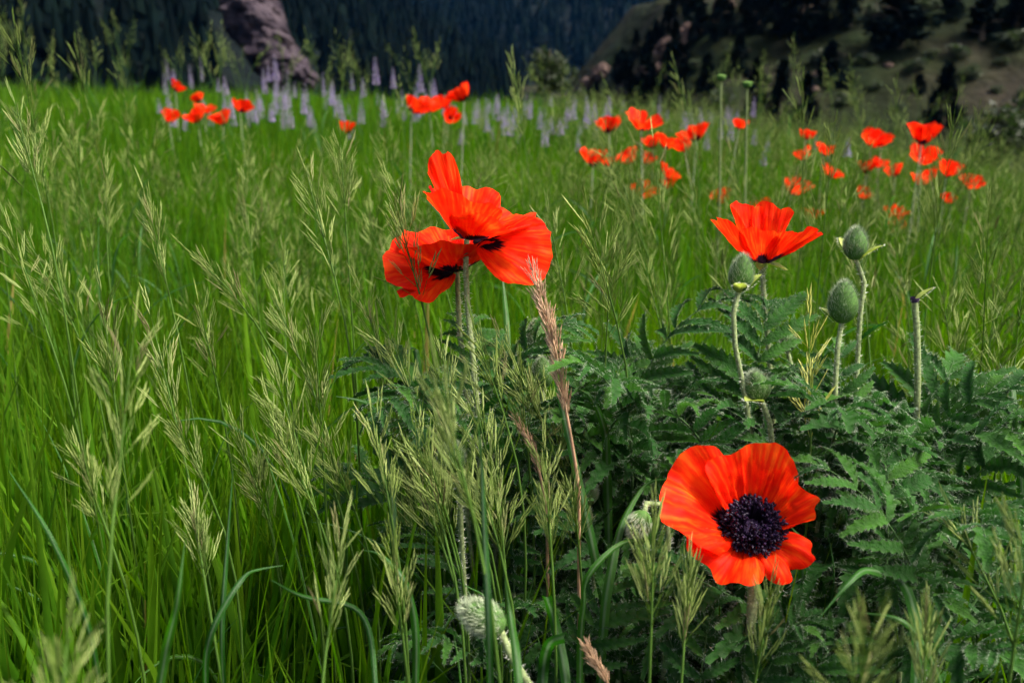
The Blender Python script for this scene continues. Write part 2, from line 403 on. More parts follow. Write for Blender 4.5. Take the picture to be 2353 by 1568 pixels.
# ---------------------------------------------------------------- shrubs and trees on the hillside
def tuft_crown(shape, n, size, seed, cone=False):
    """a crown of many small leafy sprays spread through uneven clumps"""
    r = np.random.default_rng(seed); g = G()
    nc = 26 if not cone else 34
    if cone:
        t = r.uniform(0, 1, nc) ** .8; a = r.uniform(0, 6.28, nc); rad = (1 - t) * .85 * r.uniform(.35, 1, nc)
        C = np.stack([np.cos(a) * rad, np.sin(a) * rad, t * 2 - 1], -1); cs = .34 * (1 - .6 * t)
    else:
        D = norm(r.normal(size=(nc, 3))); C = D * r.uniform(.3, .85, (nc, 1)); cs = r.uniform(.22, .42, nc)
    k = r.integers(0, nc, n)
    P = C[k] + norm(r.normal(size=(n, 3))) * (cs[k] * r.uniform(.4, 1.0, n))[:, None]
    P = P * np.asarray(shape)
    d = norm(r.normal(size=(n, 3)) + np.array((0, 0, .3))); s = norm(np.cross(d, r.normal(size=(n, 3))))
    sz = size * r.uniform(.6, 1.4, n)[:, None]
    V = np.stack([P - s * sz * .45, P + d * sz * .3 - s * 0, P + s * sz * .45, P + d * sz], 1).reshape(-1, 3)
    q = np.arange(n)[:, None] * 4
    T = np.zeros((n, 4, 3)); T[..., 0] = np.clip(r.uniform(0, 1, nc)[k] * .7 + r.uniform(0, .3, n), 0, 1)[:, None]
    g.add(V, [np.concatenate([q, q + 1, q + 3], 1), np.concatenate([q + 1, q + 2, q + 3], 1)], T.reshape(-1, 3))
    return g

proto_crowns = {}
def plant_far(kind, p, h, w, label, cat, group, mat, name, seed):
    key = (kind, seed % 4)
    if key not in proto_crowns:
        c = tuft_crown((1, 1, 1), 1500 if kind == 'tree' else 1100, .20, 100 + seed % 4 + (10 if kind == 'tree' else 0), kind == 'tree').mesh(name + '_crown', False)
        c.materials.append(mat)
        g = G(); V, F = tube([(0, 0, -1.25), (.02, 0, -.6), (-.01, .02, 0), (0, 0, .8)], [.10, .085, .06, .02], 7); g.add(V, F, (.4, 0, 0))
        for a in range(6):
            an = a * 1.05 + .3; z = -.7 + a * .2
            V, F = tube([(0, 0, z), (math.cos(an) * .3, math.sin(an) * .3, z + .12), (math.cos(an) * .6, math.sin(an) * .6, z + .15)], [.03, .02, .008], 5); g.add(V, F, (.4, 0, 0))
        t = g.mesh(name + '_trunk'); t.materials.append(M['bark'])
        proto_crowns[key] = (c, t)
    c, t = proto_crowns[key]
    o = thing(name, label, cat, p, group)
    for nm, me in (('crown', c), ('trunk', t)):
        q = link(nm, me, o); q.scale = (w / 2, w / 2, h / 2); q.location = (0, 0, h * .52); q.rotation_euler = (0, 0, seed * 1.3)
        if nm == 'trunk': q.location = (0, 0, h * .58)
    return o

trees = [(1597, 62, 62, 110), (1648, 88, 48, 80), (1765, 40, 90, 120), (1835, 92, 120, 150), (1950, 60, 90, 110), (2064, 108, 150, 140), (1695, 180, 60, 90), (1732, 262, 56, 110), (1792, 262, 60, 110),
         (1848, 280, 56, 100), (1905, 190, 80, 80), (2162, 300, 84, 130), (2255, 92, 90, 90), (2335, 60, 90, 100), (1550, 150, 46, 80), (1485, 215, 60, 100), (1440, 230, 50, 90), (1620, 220, 54, 84),
         (1560, 250, 60, 70), (2110, 210, 44, 40), (2180, 40, 70, 60), (1880, 20, 70, 90)]
rt = np.random.default_rng(5)
for k in range(30):
    px = rt.uniform(1370, 1800); trees.append((px, max(30, 330 - (px - 1340) * .95) + rt.uniform(-10, 60), rt.uniform(26, 52), rt.uniform(40, 80)))
for k, (px, py, w, h) in enumerate(trees):
    p = ray_hit(px, py, hill_z, 42, 320)
    if p is None: p = at(px, py, 110); p[2] = float(hill_z(p[0], p[1]))
    d = p[1]
    plant_far('tree', p - np.array((0, 0, .4)), h * 1.1 * d / FPX, w * 1.5 * d / FPX, {5: 'broadest dark conifer on the hillside, spreading above bare slope', 11: 'dark conifer standing alone behind the yellow-green shrubs'}.get(k, 'dark bushy conifer standing on the far grassy hillside'), 'tree', None if k in (5, 11) else 'conifers dotted over the hillside', M['pine'], 'hillside_conifer', k)
for k in range(16):           # along the descending ridge of the hill
    a_ = .075 + .0065 * k + rt.uniform(-.002, .002); y_ = rt.uniform(118, 134); x_ = a_ * y_; h_ = rt.uniform(2.2, 4.6)
    plant_far('tree', (x_, y_, float(hill_z(x_, y_)) - .3), h_, h_ * rt.uniform(.55, .9), 'dark conifer on the descending ridge of the hillside', 'tree', 'conifers along the ridge', M['pine'], 'ridge_conifer', k)
shrubs = [(1700, 60), (1800, 160), (1985, 150), (2010, 205), (2100, 165), (1940, 240), (2060, 250), (2230, 180), (2300, 150), (1690, 130), (2140, 130), (2290, 215), (2200, 130), (1880, 150), (1760, 190), (1600, 160), (1660, 240), (2330, 110), (2010, 40), (2130, 20)]
for k, (px, py) in enumerate(shrubs):
    p = ray_hit(px, py, hill_z, 42, 320)
    if p is None: continue
    d = p[1]; s = random.uniform(34, 70) * d / FPX
    plant_far('shrub', p - np.array((0, 0, .3)), s * .7, s * 1.2, 'low green shrub growing on the far grassy hillside', 'shrub', 'shrubs on the hillside', M['shrub'], 'hillside_shrub', k)
rocks = [(1540, 105, 30, 20), (1515, 128, 26, 18), (1570, 92, 24, 20), (1500, 160, 30, 18), (1382, 165, 24, 22), (1352, 190, 18, 14), (1580, 75, 26, 22), (2555 / 1.36, 170, 12, 8), (1915, 122, 12, 9), (2040, 150, 11, 7), (1660, 10, 22, 30), (1870, 205, 10, 8)]
for k, (px, py, w, h) in enumerate(rocks):
    p = ray_hit(px, py + h * .6, hill_z, 42, 320)
    if p is None: p = at(px, py, 120); p[2] = float(hill_z(p[0], p[1]))
    d = p[1]
    rock_obj('hillside_rock', p + np.array((0, 0, h * .3 * d / FPX)), (w * d / FPX, w * d / FPX, h * d / FPX), 120 + k, M['pink_rock'], 'pinkish weathered rock jutting from the far hillside', 'rock', 'rocks on the hillside', 14)
# shrubs just behind the crest of the meadow
plant_far('shrub', (at(1262, 240, 24)) * (1, 1, 1), .105 * 24 * .52, 125 * 24 / FPX, 'dark green rounded bush behind the lupines at the meadow crest', 'bush', None, M['shrub'], 'crest_bush', 1)
plant_far('shrub', (at(1330, 262, 26)), 60 * 26 / FPX, 60 * 26 / FPX, 'small dark bush beside the rounded bush at the meadow crest', 'bush', None, M['shrub'], 'crest_bush', 2)
for k, (px, py, w, h, lab) in enumerate(((2275, 395, 170, 150, 'yellow-green shrub behind the right-hand poppies below the hillside'), (2352, 400, 120, 190, 'taller yellow-green shrub at the meadow edge below the hillside'), (2400, 420, 120, 150, 'outermost yellow-green shrub at the meadow edge'))):
    plant_far('shrub', at(px, py, 15 + k), h * (15 + k) / FPX, w * (15 + k) / FPX, lab, 'bush', None, M['shrub'], 'edge_bush', 3 + k * 2)

# ---------------------------------------------------------------- grass, the part nobody could count
def clump_factor(x, y):
    """how much room the poppy clump leaves to the grass"""
    f = np.ones_like(x)
    f = np.where((x > -.12) & (x < .44) & (y > .42) & (y < 1.18), .16, f)
    f = np.where((x > -.25) & (x < .0) & (y > .55) & (y < 1.1), .55, f)
    return f

def grass_field():
    g = G()
    bands = [(.30, 2.0, 7500, 6, True, 1.5), (2.0, 5.5, 2100, 4, False, 1.15), (5.5, 9.5, 900, 3, False, 1.9), (9.5, 17, 330, 3, False, 2.6)]
    for r0, r1, dens, S, fold, wmul in bands:
        half = .66 if r0 > 1 else 1.0
        n = int(half * (r1 ** 2 - r0 ** 2) * dens)
        r = np.sqrt(rng.uniform(r0 ** 2, r1 ** 2, n)); a = rng.uniform(-half, half, n)
        x, y = r * np.sin(a), r * np.cos(a)
        dn = .35 + 1.3 * fbm(x * 2.5, y * 2.5, 77, 3)
        ok = rng.uniform(0, 1, n) < np.minimum(1, clump_factor(x, y) * dn)
        x, y = x[ok], y[ok]; n = len(x); z = ground_z(x, y) - .01
        right = np.clip((x + .1) / 1.2, 0, 1)
        L = rng.normal(.50, .085, n) * (1 - .12 * right); L = np.clip(L, .18, .72)
        L *= .82 + .4 * fbm(x * 1.2, y * 1.2, 91, 2); L *= 1 - .24 * np.clip((np.hypot(x, y) - 1.0) / 1.2, 0, 1)
        near = np.hypot(x, y) < .62; L = np.where(near, L * .8, L)
        az = rng.uniform(0, 2 * math.pi, n)
        a0 = np.abs(rng.normal(0, .08, n)); curv = np.abs(rng.normal(.15, .26, n)) * (L / .5)
        strong = rng.uniform(0, 1, n) < .07; curv = np.where(strong, rng.uniform(1.1, 2.4, n), curv)
        t = np.linspace(0, 1, S + 1)
        th = a0[:, None] + curv[:, None] * t[None, :] ** 1.8
        ds = L[:, None] / S
        hx = np.concatenate([np.zeros((n, 1)), np.cumsum(np.sin((th[:, 1:] + th[:, :-1]) / 2) * ds, 1)], 1)
        hz = np.concatenate([np.zeros((n, 1)), np.cumsum(np.cos((th[:, 1:] + th[:, :-1]) / 2) * ds, 1)], 1)
        cx, cy = np.cos(az), np.sin(az)
        P = np.stack([x[:, None] + cx[:, None] * hx + .05 * hz * .8, y[:, None] + cy[:, None] * hx, z[:, None] + hz], -1)
        w0 = rng.uniform(.0016, .0042, n) * wmul; w0 = np.where(rng.uniform(0, 1, n) < .2, w0 * 1.8, w0)
        w = w0[:, None] * (1 - t[None, :] ** 2.2) * (.75 + .25 * np.minimum(1, t[None, :] * 4)) + .0002
        tw = az + math.pi / 2 + rng.normal(0, .5, n); tws = rng.normal(0, .5, n)
        ang = tw[:, None] + tws[:, None] * t[None, :]
        Sd = np.stack([np.cos(ang), np.sin(ang), np.zeros_like(ang)], -1)
        hue = np.clip(.42 + .9 * (fbm(x * 1.3, y * 1.3, 17, 3) - .45) + rng.normal(0, .2, n), 0, .93)
        hue = np.where(rng.uniform(0, 1, n) < .006, 1.0, hue)
        if fold:
            Nn = np.stack([np.cos(az)[:, None] * np.cos(th), np.sin(az)[:, None] * np.cos(th), -np.sin(th)], -1)
            rows = np.stack([P - Sd * w[..., None], P - Nn * w[..., None] * .45, P + Sd * w[..., None]], 2); k = 3
        else:
            rows = np.stack([P - Sd * w[..., None], P + Sd * w[..., None]], 2); k = 2
        V = rows.reshape(-1, 3)
        T = np.zeros((n, S + 1, k, 3)); T[..., 0] = hue[:, None, None]; T[..., 1] = t[None, :, None]
        b = (np.arange(n) * (S + 1) * k)[:, None, None] + (np.arange(S) * k)[None, :, None] + np.arange(k - 1)[None, None, :]
        F = np.stack([b, b + 1, b + 1 + k, b + k], -1).reshape(-1, 4)
        g.add(V, F, T.reshape(-1, 3))
    return g
tag(grass_field().build('meadow_grass', M['grass']), 'dense fresh green grass blades filling the meadow', 'grass', kind='stuff')

# ---------------------------------------------------------------- brome grass with seed heads
def spikelet_template(full=True):
    """flattened spikelet of overlapping pointed scales, unit length along +Z, lying in the XZ plane"""
    V, F, T = [], [], []
    def scale(z0, length, width, side, lift, ang, pale):
        c, s = math.cos(ang * side), math.sin(ang * side)
        def tf(x, y, z): return (x * c + z * s + side * lift, y, -x * s + z * c + z0)
        b = len(V)
        V.extend([tf(0, 0, 0), tf(-width, 0, length * .38), tf(0, width * .9, length * .42), tf(width, 0, length * .38), tf(0, 0, length), tf(0, -width * .9, length * .42)])
        T.extend([(0, 0, 0), (0, .4, pale), (0, .4, .05), (0, .4, pale), (0, 1, pale * .8), (0, .4, .05)])
        F.extend([(b, b + 1, b + 2), (b, b + 2, b + 3), (b + 1, b + 4, b + 2), (b + 2, b + 4, b + 3), (b, b + 5, b + 1), (b, b + 3, b + 5), (b + 1, b + 5, b + 4), (b + 5, b + 3, b + 4)])
    if full:
        n = 5
        for k in range(n):
            side = 1 if k % 2 else -1
            scale(.02 + .14 * k, .46 - .02 * k, .0205, side, .012, .11, .85)
    else:
        scale(0, 1.0, .034, 1, 0, 0, .5)
    return np.array(V), np.array(F), np.array(T, float)
SP_FULL = spikelet_template(True); SP_LOW = spikelet_template(False)

def panicle(g, A, r, full=True, spread=1.0, size=.024, hue=(.3, .9), dense=1.0, thin=.00035):
    """branches and spikelets along the axis points A (base to tip)"""
    tv, tf, tt = SP_FULL if full else SP_LOW
    n = len(A); Ltot = np.linalg.norm(np.diff(A, axis=0), axis=1).sum()
    T, U, W = frames(A)
    nodes = max(4, int(round(7 * dense)))
    ends = []
    side0 = r.uniform(0, 6.28)
    for k in range(nodes):
        f = (k / nodes) ** 1.05 * .92; i = min(int(f * (n - 1)), n - 2); u = f * (n - 1) - i
        p = A[i] * (1 - u) + A[i + 1] * u
        nb = int(r.integers(2, 4)) if f < .75 else 2
        for b in range(nb):
            phi = side0 + k * 2.3 + b * 6.28 / nb + r.normal(0, .35)
            out = math.cos(phi) * U[i] + math.sin(phi) * W[i]
            ang = r.uniform(.20, .66) * spread
            d = norm(T[i] * math.cos(ang) + out * math.sin(ang))
            bl = Ltot * r.uniform(.10, .32) * (1 - .75 * f)
            e = p + d * bl + np.array((0, 0, -.04 * bl))
            ends.append((p, e, norm(d + out * r.uniform(-.1, .22))))
            if r.uniform() < .42 and f < .7:
                m = p + d * bl * .55; d2 = norm(d + (math.cos(phi + 2) * U[i] + math.sin(phi + 2) * W[i]) * .3)
                ends.append((m, m + d2 * bl * .25, d2))
    ends.append((A[-2], A[-1], T[-1]))
    for p, e, d in ends:
        s = size * r.uniform(.9, 1.55)
        z = norm(d + r.normal(0, .06, 3)); x = norm(np.cross(z, r.normal(size=3))); y = np.cross(z, x)
        V = (tv[:, :1] * x + tv[:, 1:2] * y + tv[:, 2:] * z) * s + e
        tint = tt.copy(); tint[:, 0] = r.uniform(*hue) if r.uniform() > .06 else 1.0
        tint[:, 2] = np.clip(tint[:, 2] * r.uniform(.05, 1.0) ** 1.3, 0, 1)
        g.add(V, tf, tint)
        if full:
            sd = norm(np.cross(e - p, r.normal(size=3))) * thin
            sd2 = np.cross(norm(e - p), norm(sd)) * thin
            g.add([p - sd, p + sd, e + sd * .7, e - sd * .7, p - sd2, p + sd2, e + sd2 * .7, e - sd2 * .7], np.array([(0, 1, 2, 3), (4, 5, 6, 7)]), (.2, 0, 0))

def blade_ribbon(g, P, w, tint=.5, up=None, twist=0.0):
    """folded leaf blade along points P; w half width per point"""
    P = np.asarray(P, float); n = len(P); T, A, B = frames(P)
    if up is not None:
        A = norm(np.cross(T, np.asarray(up, float))); B = norm(np.cross(A, T))
    a = np.linspace(0, twist, n)[:, None]
    S = A * np.cos(a) + B * np.sin(a); Nn = np.cross(T, S)
    w = np.broadcast_to(w, (n,))[:, None]
    rows = np.stack([P - S * w, P - S * w * .45 - Nn * w * .22, P - Nn * w * .42, P + S * w * .45 - Nn * w * .22, P + S * w], 1)
    b = (np.arange(n - 1) * 5)[:, None] + np.arange(4)[None, :]
    F = np.stack([b, b + 1, b + 6, b + 5], -1).reshape(-1, 4)
    Tn = np.zeros((n, 5, 3)); Tn[..., 0] = tint; Tn[..., 1] = np.linspace(0, 1, n)[:, None]; Tn[:, 2, 2] = .10
    g.add(rows.reshape(-1, 3), F, Tn.reshape(-1, 3))

def stem_blade(base, az, L, r, w=.004):
    t = np.linspace(0, 1, 10); th = r.uniform(.15, .35) + r.uniform(.5, 1.5) * t ** 1.6
    ds = L / 9
    hx = np.r_[0, np.cumsum(np.sin(th[1:]) * ds)]; hz = np.r_[0, np.cumsum(np.cos(th[1:]) * ds)]
    P = np.stack([base[0] + math.cos(az) * hx, base[1] + math.sin(az) * hx, base[2] + hz], -1)
    return P, w * (1 - t ** 2.5) * (.6 + .4 * np.minimum(1, t * 5)) + .0001

BROME_MESHES = []
def brome_unique(tip, base, root, r, label, group, spread=1.0, size=.024, hue=(.3, .9), dense=1.0, blades=1, hmat='brome', name='brome_stalk', bow=.0):
    """one stalk: stem, seed head and blades; tip and base are the ends of the seed head"""
    tip, base, root = (np.asarray(v, float) for v in (tip, base, root))
    o = thing(name, label, 'grass stalk', root, group)
    mid = base + (tip - base) * .5 + np.array((0, 0, np.linalg.norm(tip - base) * bow))
    A = spline([base, mid, tip], 14)
    low = root + (base - root) * .5 + np.array(((base[0] - root[0]) * -.12, 0, .02))
    S = spline([root, low, base, base + (A[1] - A[0])], 16)
    g = G(); V, F = tube(np.vstack([S[:-1], A[::2]]) - root, np.r_[np.linspace(.0015, .0010, 15), np.linspace(.0009, .0003, 7)], 5); g.add(V, F, (.5, 0, 0))
    so = g.build('stem', M['brome_stem'] if hmat != 'dry' else M['dry'], o)
    g = G(); panicle(g, A - root, r, True, spread, size, hue, dense)
    g.build('seed_head', M[hmat], o, smooth=False)
    for k in range(blades):
        q = S[int(r.uniform(4, 11))] - root
        P, w = stem_blade(q, r.uniform(0, 6.28), r.uniform(.14, .26), r, r.uniform(.0022, .0042))
        g = G(); blade_ribbon(g, P, w, r.uniform(.2, .9)); g.build('blade', M['blade'], so)
    return o

# the stalks one can follow in the photograph: tip, foot of the head, distance, spread, spikelet size
near_heads = [
    (8, 248, 96, 470, .95, 1.0, .026), (18, 512, 118, 790, .85, 1.1, .022), (70, 505, 165, 740, 1.02, 1.1, .022), (236, 405, 246, 560, 1.25, .7, .022), (245, 665, 262, 905, .86, .9, .024),
    (268, 790, 258, 1210, .50, 1.0, .018), (334, 445, 392, 690, .98, .8, .024), (465, 578, 585, 740, .90, .7, .020), (335, 735, 408, 985, .80, 1.0, .024), (466, 690, 500, 890, .92, 1.0, .022),
    (692, 405, 770, 640, .92, .8, .026), (782, 318, 795, 520, 1.08, 1.0, .026), (735, 715, 738, 985, .78, 1.0, .022), (828, 690, 905, 900, .86, .8, .024), (905, 440, 968, 690, .86, 1.2, .026),
    (612, 690, 720, 900, .86, .8, .022), (1012, 880, 1092, 1210, .50, .8, .022), (1345, 478, 1418, 745, .88, 1.2, .028), (1262, 500, 1300, 700, 1.05, 1.1, .026), (1178, 142, 1206, 330, 1.75, .55, .030),
    (772, 1268, 748, 1500, .56, .7, .020), (1502, 1215, 1496, 1440, .58, .8, .022), (1400, 545, 1392, 800, .92, 1.1, .026), (1085, 905, 1130, 1100, .72, 1.0, .024), (1195, 850, 1215, 1060, .80, 1.2, .022),
    (1150, 800, 1235, 985, .86, 1.0, .022), (1250, 1040, 1268, 1290, .66, .8, .020), (2330, 1060, 2330, 1480, .50, 1.1, .024), (2215, 1210, 2300, 1400, .62, 1.2, .022), (1985, 1400, 1955, 1640, .42, 1.2, .018),
    (95, 1500, 125, 1760, .36, 1.4, .016), (2162, 640, 2190, 860, 1.10, 1.1, .026), (2270, 640, 2260, 900, 1.20, 1.1, .026), (2310, 820, 2290, 1040, .95, 1.0, .026), (130, 590, 200, 780, 1.15, 1.0, .024),
    (640, 590, 655, 760, 1.15, 1.0, .024), (560, 430, 580, 600, 1.4, 1.0, .026), (420, 930, 480, 1130, .74, .8, .022), (620, 860, 690, 1040, .76, .8, .022), (905, 1240, 925, 1460, .62, .7, .020),
    (880, 760, 965, 960, .82, 1.0, .024), (655, 1010, 735, 1200, .72, 1.0, .022), (985, 1000, 1035, 1210, .70, 1.0, .022), (2150, 1440, 2120, 1640, .52, .9, .020), (1635, 560, 1690, 720, 1.25, .9, .024),
    (1480, 590, 1520, 760, 1.15, 1.0, .024), (2060, 560, 2085, 720, 1.45, 1.0, .026), (165, 270, 185, 420, 1.5, 1.0, .026), (430, 1180, 470, 1330, .66, .8, .020), (190, 1010, 250, 1230, .66, .9, .020),
    (845, 980, 900, 1190, .70, .9, .022), (1100, 1090, 1150, 1270, .66, .9, .020), (1310, 1080, 1330, 1260, .72, .8, .020), (1590, 1330, 1570, 1500, .60, .7, .020), (1760, 1330, 1735, 1560, .60, .5, .018)]
rn = np.random.default_rng(64)
for k in range(22):           # the thick stand of heads in front of the crossed poppies
    x_ = rn.uniform(540, 1300); y_ = rn.uniform(740, 1120); near_heads.append((x_, y_, x_ + rn.uniform(20, 80), y_ + rn.uniform(170, 240), rn.uniform(.70, .88), rn.uniform(.8, 1.1), rn.uniform(.020, .024)))
GNEAR = 'brome stalks standing nearest in the meadow'
for k, (tx, ty, bx, by, d, spr, siz) in enumerate(near_heads):
    tip, base = at(tx, ty, d), at(bx, by, d * 1.0)
    tip[1] -= .012 * ((k * 7) % 5 - 2)
    root = base + (base - tip) * .9; root[1] = base[1] + .06 * ((k * 3) % 5 - 2) * .4; root[2] = float(ground_z(root[0], root[1])) - .01
    lab = {16: 'pale green brome seed head rising in front of a bristly bud', 17: 'open-branched brome stalk just right of the tan dried seed head', 19: 'tall slender brome head rising above the meadow against the dark mountain',
           7: 'brome stalk bent over sideways with a drooping pale head', 14: 'brome seed head crossing in front of the lower left poppy', 21: 'brome seed head overlapping the left petal of the face-on poppy',
           10: 'dark narrow brome head left of the crossed poppies', 11: 'pale tall brome head rising in front of the single small poppy', 13: 'brome head just below and left of the lower crossed poppy',
           18: 'brome head standing behind the tip of the tan dried head', 22: 'brome stalk with nodding spikelets right above the dark poppy foliage', 23: 'brome head right above the fuzzy round bud', 24: 'brome head below the two dark buds beside the tan stalk',
           27: 'thick blurred brome head beyond the end of the arching broad blade', 29: 'blurred brome head in front of the arching broad blade', 30: 'out-of-focus brome head closest to the lens over the dense grass',
           31: 'brome stalk standing just behind the spent flower stem', 33: 'brome stalk beside the grey-green broad blade', 44: 'brome stalk between the cup-shaped poppy and the tan dried head', 46: 'brome stalk rising behind the highest oval bud',
           53: 'small brome head below the green nodding bud', 54: 'slim brome head in front of the stem of the face-on poppy',
           5: 'large pale brome head with thick white-edged spikelets beside the path of the lens'}.get(k)
    if k == 5: lab = 'large brome head with fat white-edged spikelets over dense grass'
    brome_unique(tip, base, root, np.random.default_rng(300 + k), lab or 'green brome grass stalk with branching pale seed head close by', None if lab else GNEAR,
                 spr, siz, (.25, .8) if k % 4 else (.05, .5), 1.0 if siz > .021 else 1.2, 1 + (k % 2), bow=.06 if k == 7 else 0)
# the yellowish stalk in front of the buds
t_, b_ = at(1858, 735, .80), at(1862, 1010, .78)
brome_unique(t_, b_, np.array((b_[0] - .01, b_[1] + .02, -.01)), np.random.default_rng(371), 'yellow-green brome stalk in front of the tallest round bud', None, 1.2, .023, (.2, 1), .9, 0, 'brome_yellow')

# the tan dried head
def dried_head(label, pts, d, size, seed, width=1.0):
    r = np.random.default_rng(seed)
    C = spline([at(x, y, d) for x, y in pts], 40); root = np.array((C[-1][0] + .012, C[-1][1] + .02, 0.0)); root[2] = float(ground_z(root[0], root[1])) - .01
    o = thing('dried_grass_stalk', label, 'grass stalk', root)
    S = np.vstack([[root], spline([root, (root + C[-1]) / 2, C[-1]], 8)[1:-1], C[::-1]]) - root
    g = G(); V, F = tube(S, np.linspace(.0016, .0005, len(S)), 6); g.add(V, F, (.6, 0, 0)); g.build('stem', M['dry'], o)
    g = G(); tv, tf, tt = SP_FULL
    A = C[:27] - root; T, U, W = frames(A)
    for i in range(1, 27):
        for b in range(4 if i > 3 else 3):
            phi = r.uniform(0, 6.28); out = math.cos(phi) * U[i] + math.sin(phi) * W[i]
            z = norm(-T[i] + out * r.uniform(.12, .5)); x = norm(np.cross(z, r.normal(size=3))); y = np.cross(z, x)
            s = size * r.uniform(.7, 1.2) * (1 - .25 * abs(i - 13) / 13)
            V = (tv[:, :1] * x * width + tv[:, 1:2] * y * width + tv[:, 2:] * z) * s + A[i] + out * .0012
            tint = tt.copy(); tint[:, 0] = r.uniform(0, 1); tint[:, 2] *= r.uniform(.1, .7); g.add(V, tf, tint)
    g.build('seed_head', M['dry'], o, smooth=False)
    return o
dried_head('tan dried seed head leaning among the green stalks', [(1222, 622), (1245, 690), (1268, 770), (1285, 850), (1300, 940), (1312, 1005), (1330, 1120)], .75, .0215, 401, 1.5)
dried_head('small brown withered seed head low in the dark undergrowth', [(1345, 1478), (1362, 1510), (1385, 1545), (1400, 1580), (1410, 1620)], .66, .010, 402, 1.3)
dried_head('short reddish-brown dry tuft between green spikelets', [(1180, 955), (1200, 985), (1220, 1020), (1240, 1090), (1256, 1160)], .79, .010, 403, 1.3)

# further stalks: five forms copied over the meadow, each copy a thing
def brome_proto(seed):
    r = np.random.default_rng(seed)
    h = r.uniform(.60, .72); lx, ly = r.normal(0, .06, 2); dr = r.normal(0, .03, 2)
    base = np.array((lx, ly, h)); hl = r.uniform(.13, .19)
    tip = base + np.array((lx * .4 + dr[0], ly * .4 + dr[1], hl))
    return brome_unique(tip, base, (0, 0, 0), r, 'x', None, r.uniform(.7, 1.15), r.uniform(.023, .028), (.25, .9), 1.0, 2)
protos = [brome_proto(500 + k) for k in range(8)]
spots = []
r_ = np.random.default_rng(88)
for k in range(118):          # stalks in the middle of the meadow
    d = r_.uniform(1.15, 3.2); px = r_.uniform(-80, 2430); x = (px - 1176) / FPX * d
    spots.append((x, d, r_.uniform(.72, 1.02), 'mid'))
for k in range(12):           # a stand of stalks beyond the end of the poppy clump
    d = r_.uniform(.85, 1.35); px = r_.uniform(2180, 2420); spots.append(((px - 1176) / FPX * d, d, r_.uniform(.74, .95), 'mid'))
for k in range(105):          # silhouettes along the crest
    d = r_.uniform(4.2, 9.0); px = r_.choice([r_.uniform(-60, 1000), r_.uniform(1650, 2400), r_.uniform(0, 2352)], p=[.5, .32, .18]); x = (px - 1176) / FPX * d
    spots.append((x, d, r_.uniform(.92, 1.22) if px < 1000 else r_.uniform(.85, 1.16), 'crest'))
first = {}
for k, (x, y, s, zone) in enumerate(spots):
    pi = k % len(protos); p = protos[pi]
    o = p if pi not in first else copy_tree(p)
    first[pi] = True
    o.location = (x, y, float(ground_z(x, y)) - .01); o.scale = (s, s, s); o.rotation_euler = (0, 0, r_.uniform(0, 6.28))
    if zone == 'mid': tag(o, 'brome grass stalk with pale feathery head in the middle of the meadow', 'grass stalk', 'brome stalks in the middle of the meadow')
    else: tag(o, 'tall brome stalk standing along the far crest of the meadow', 'grass stalk', 'brome stalks along the crest')

# the countless rest of the seed heads
def far_heads():
    g = G(); r = np.random.default_rng(91)
    for k in range(3000):
        d = math.sqrt(r.uniform(1.6 ** 2, 8.5 ** 2)); a = r.uniform(-.56, .56); x, y = d * math.sin(a), d * math.cos(a)
        if fbm(x * .6, y * .6, 55, 2) < .30 + (.17 if x < -.3 else 0) - (.08 if x > .4 else 0): continue
        z = float(ground_z(x, y)); h = r.uniform(.28, .45); l = r.normal(0, .05, 2); hl = r.uniform(.10, .18)
        b = np.array((x + l[0], y + l[1], z + h)); t = b + np.array((l[0] * .4 + r.normal(0, .02), l[1] * .4, hl))
        A = spline([b, (b + t) / 2, t], 6)
        panicle(g, A, r, False, r.uniform(.8, 1.25), .028, (.1, .85), .8)
        P = np.array([(x, y, z), b, t]); sd = np.array((.0009, 0, 0))
        g.add([P[0] - sd, P[0] + sd, P[1] + sd, P[1] - sd, P[2]], [np.array([(0, 1, 2, 3)]), np.array([(3, 2, 4)])], (.25, 0, 0))
    return g
tag(far_heads().build('meadow_seed_heads', M['brome'], smooth=False), 'countless pale brome seed heads scattered through the far meadow', 'grass', kind='stuff')

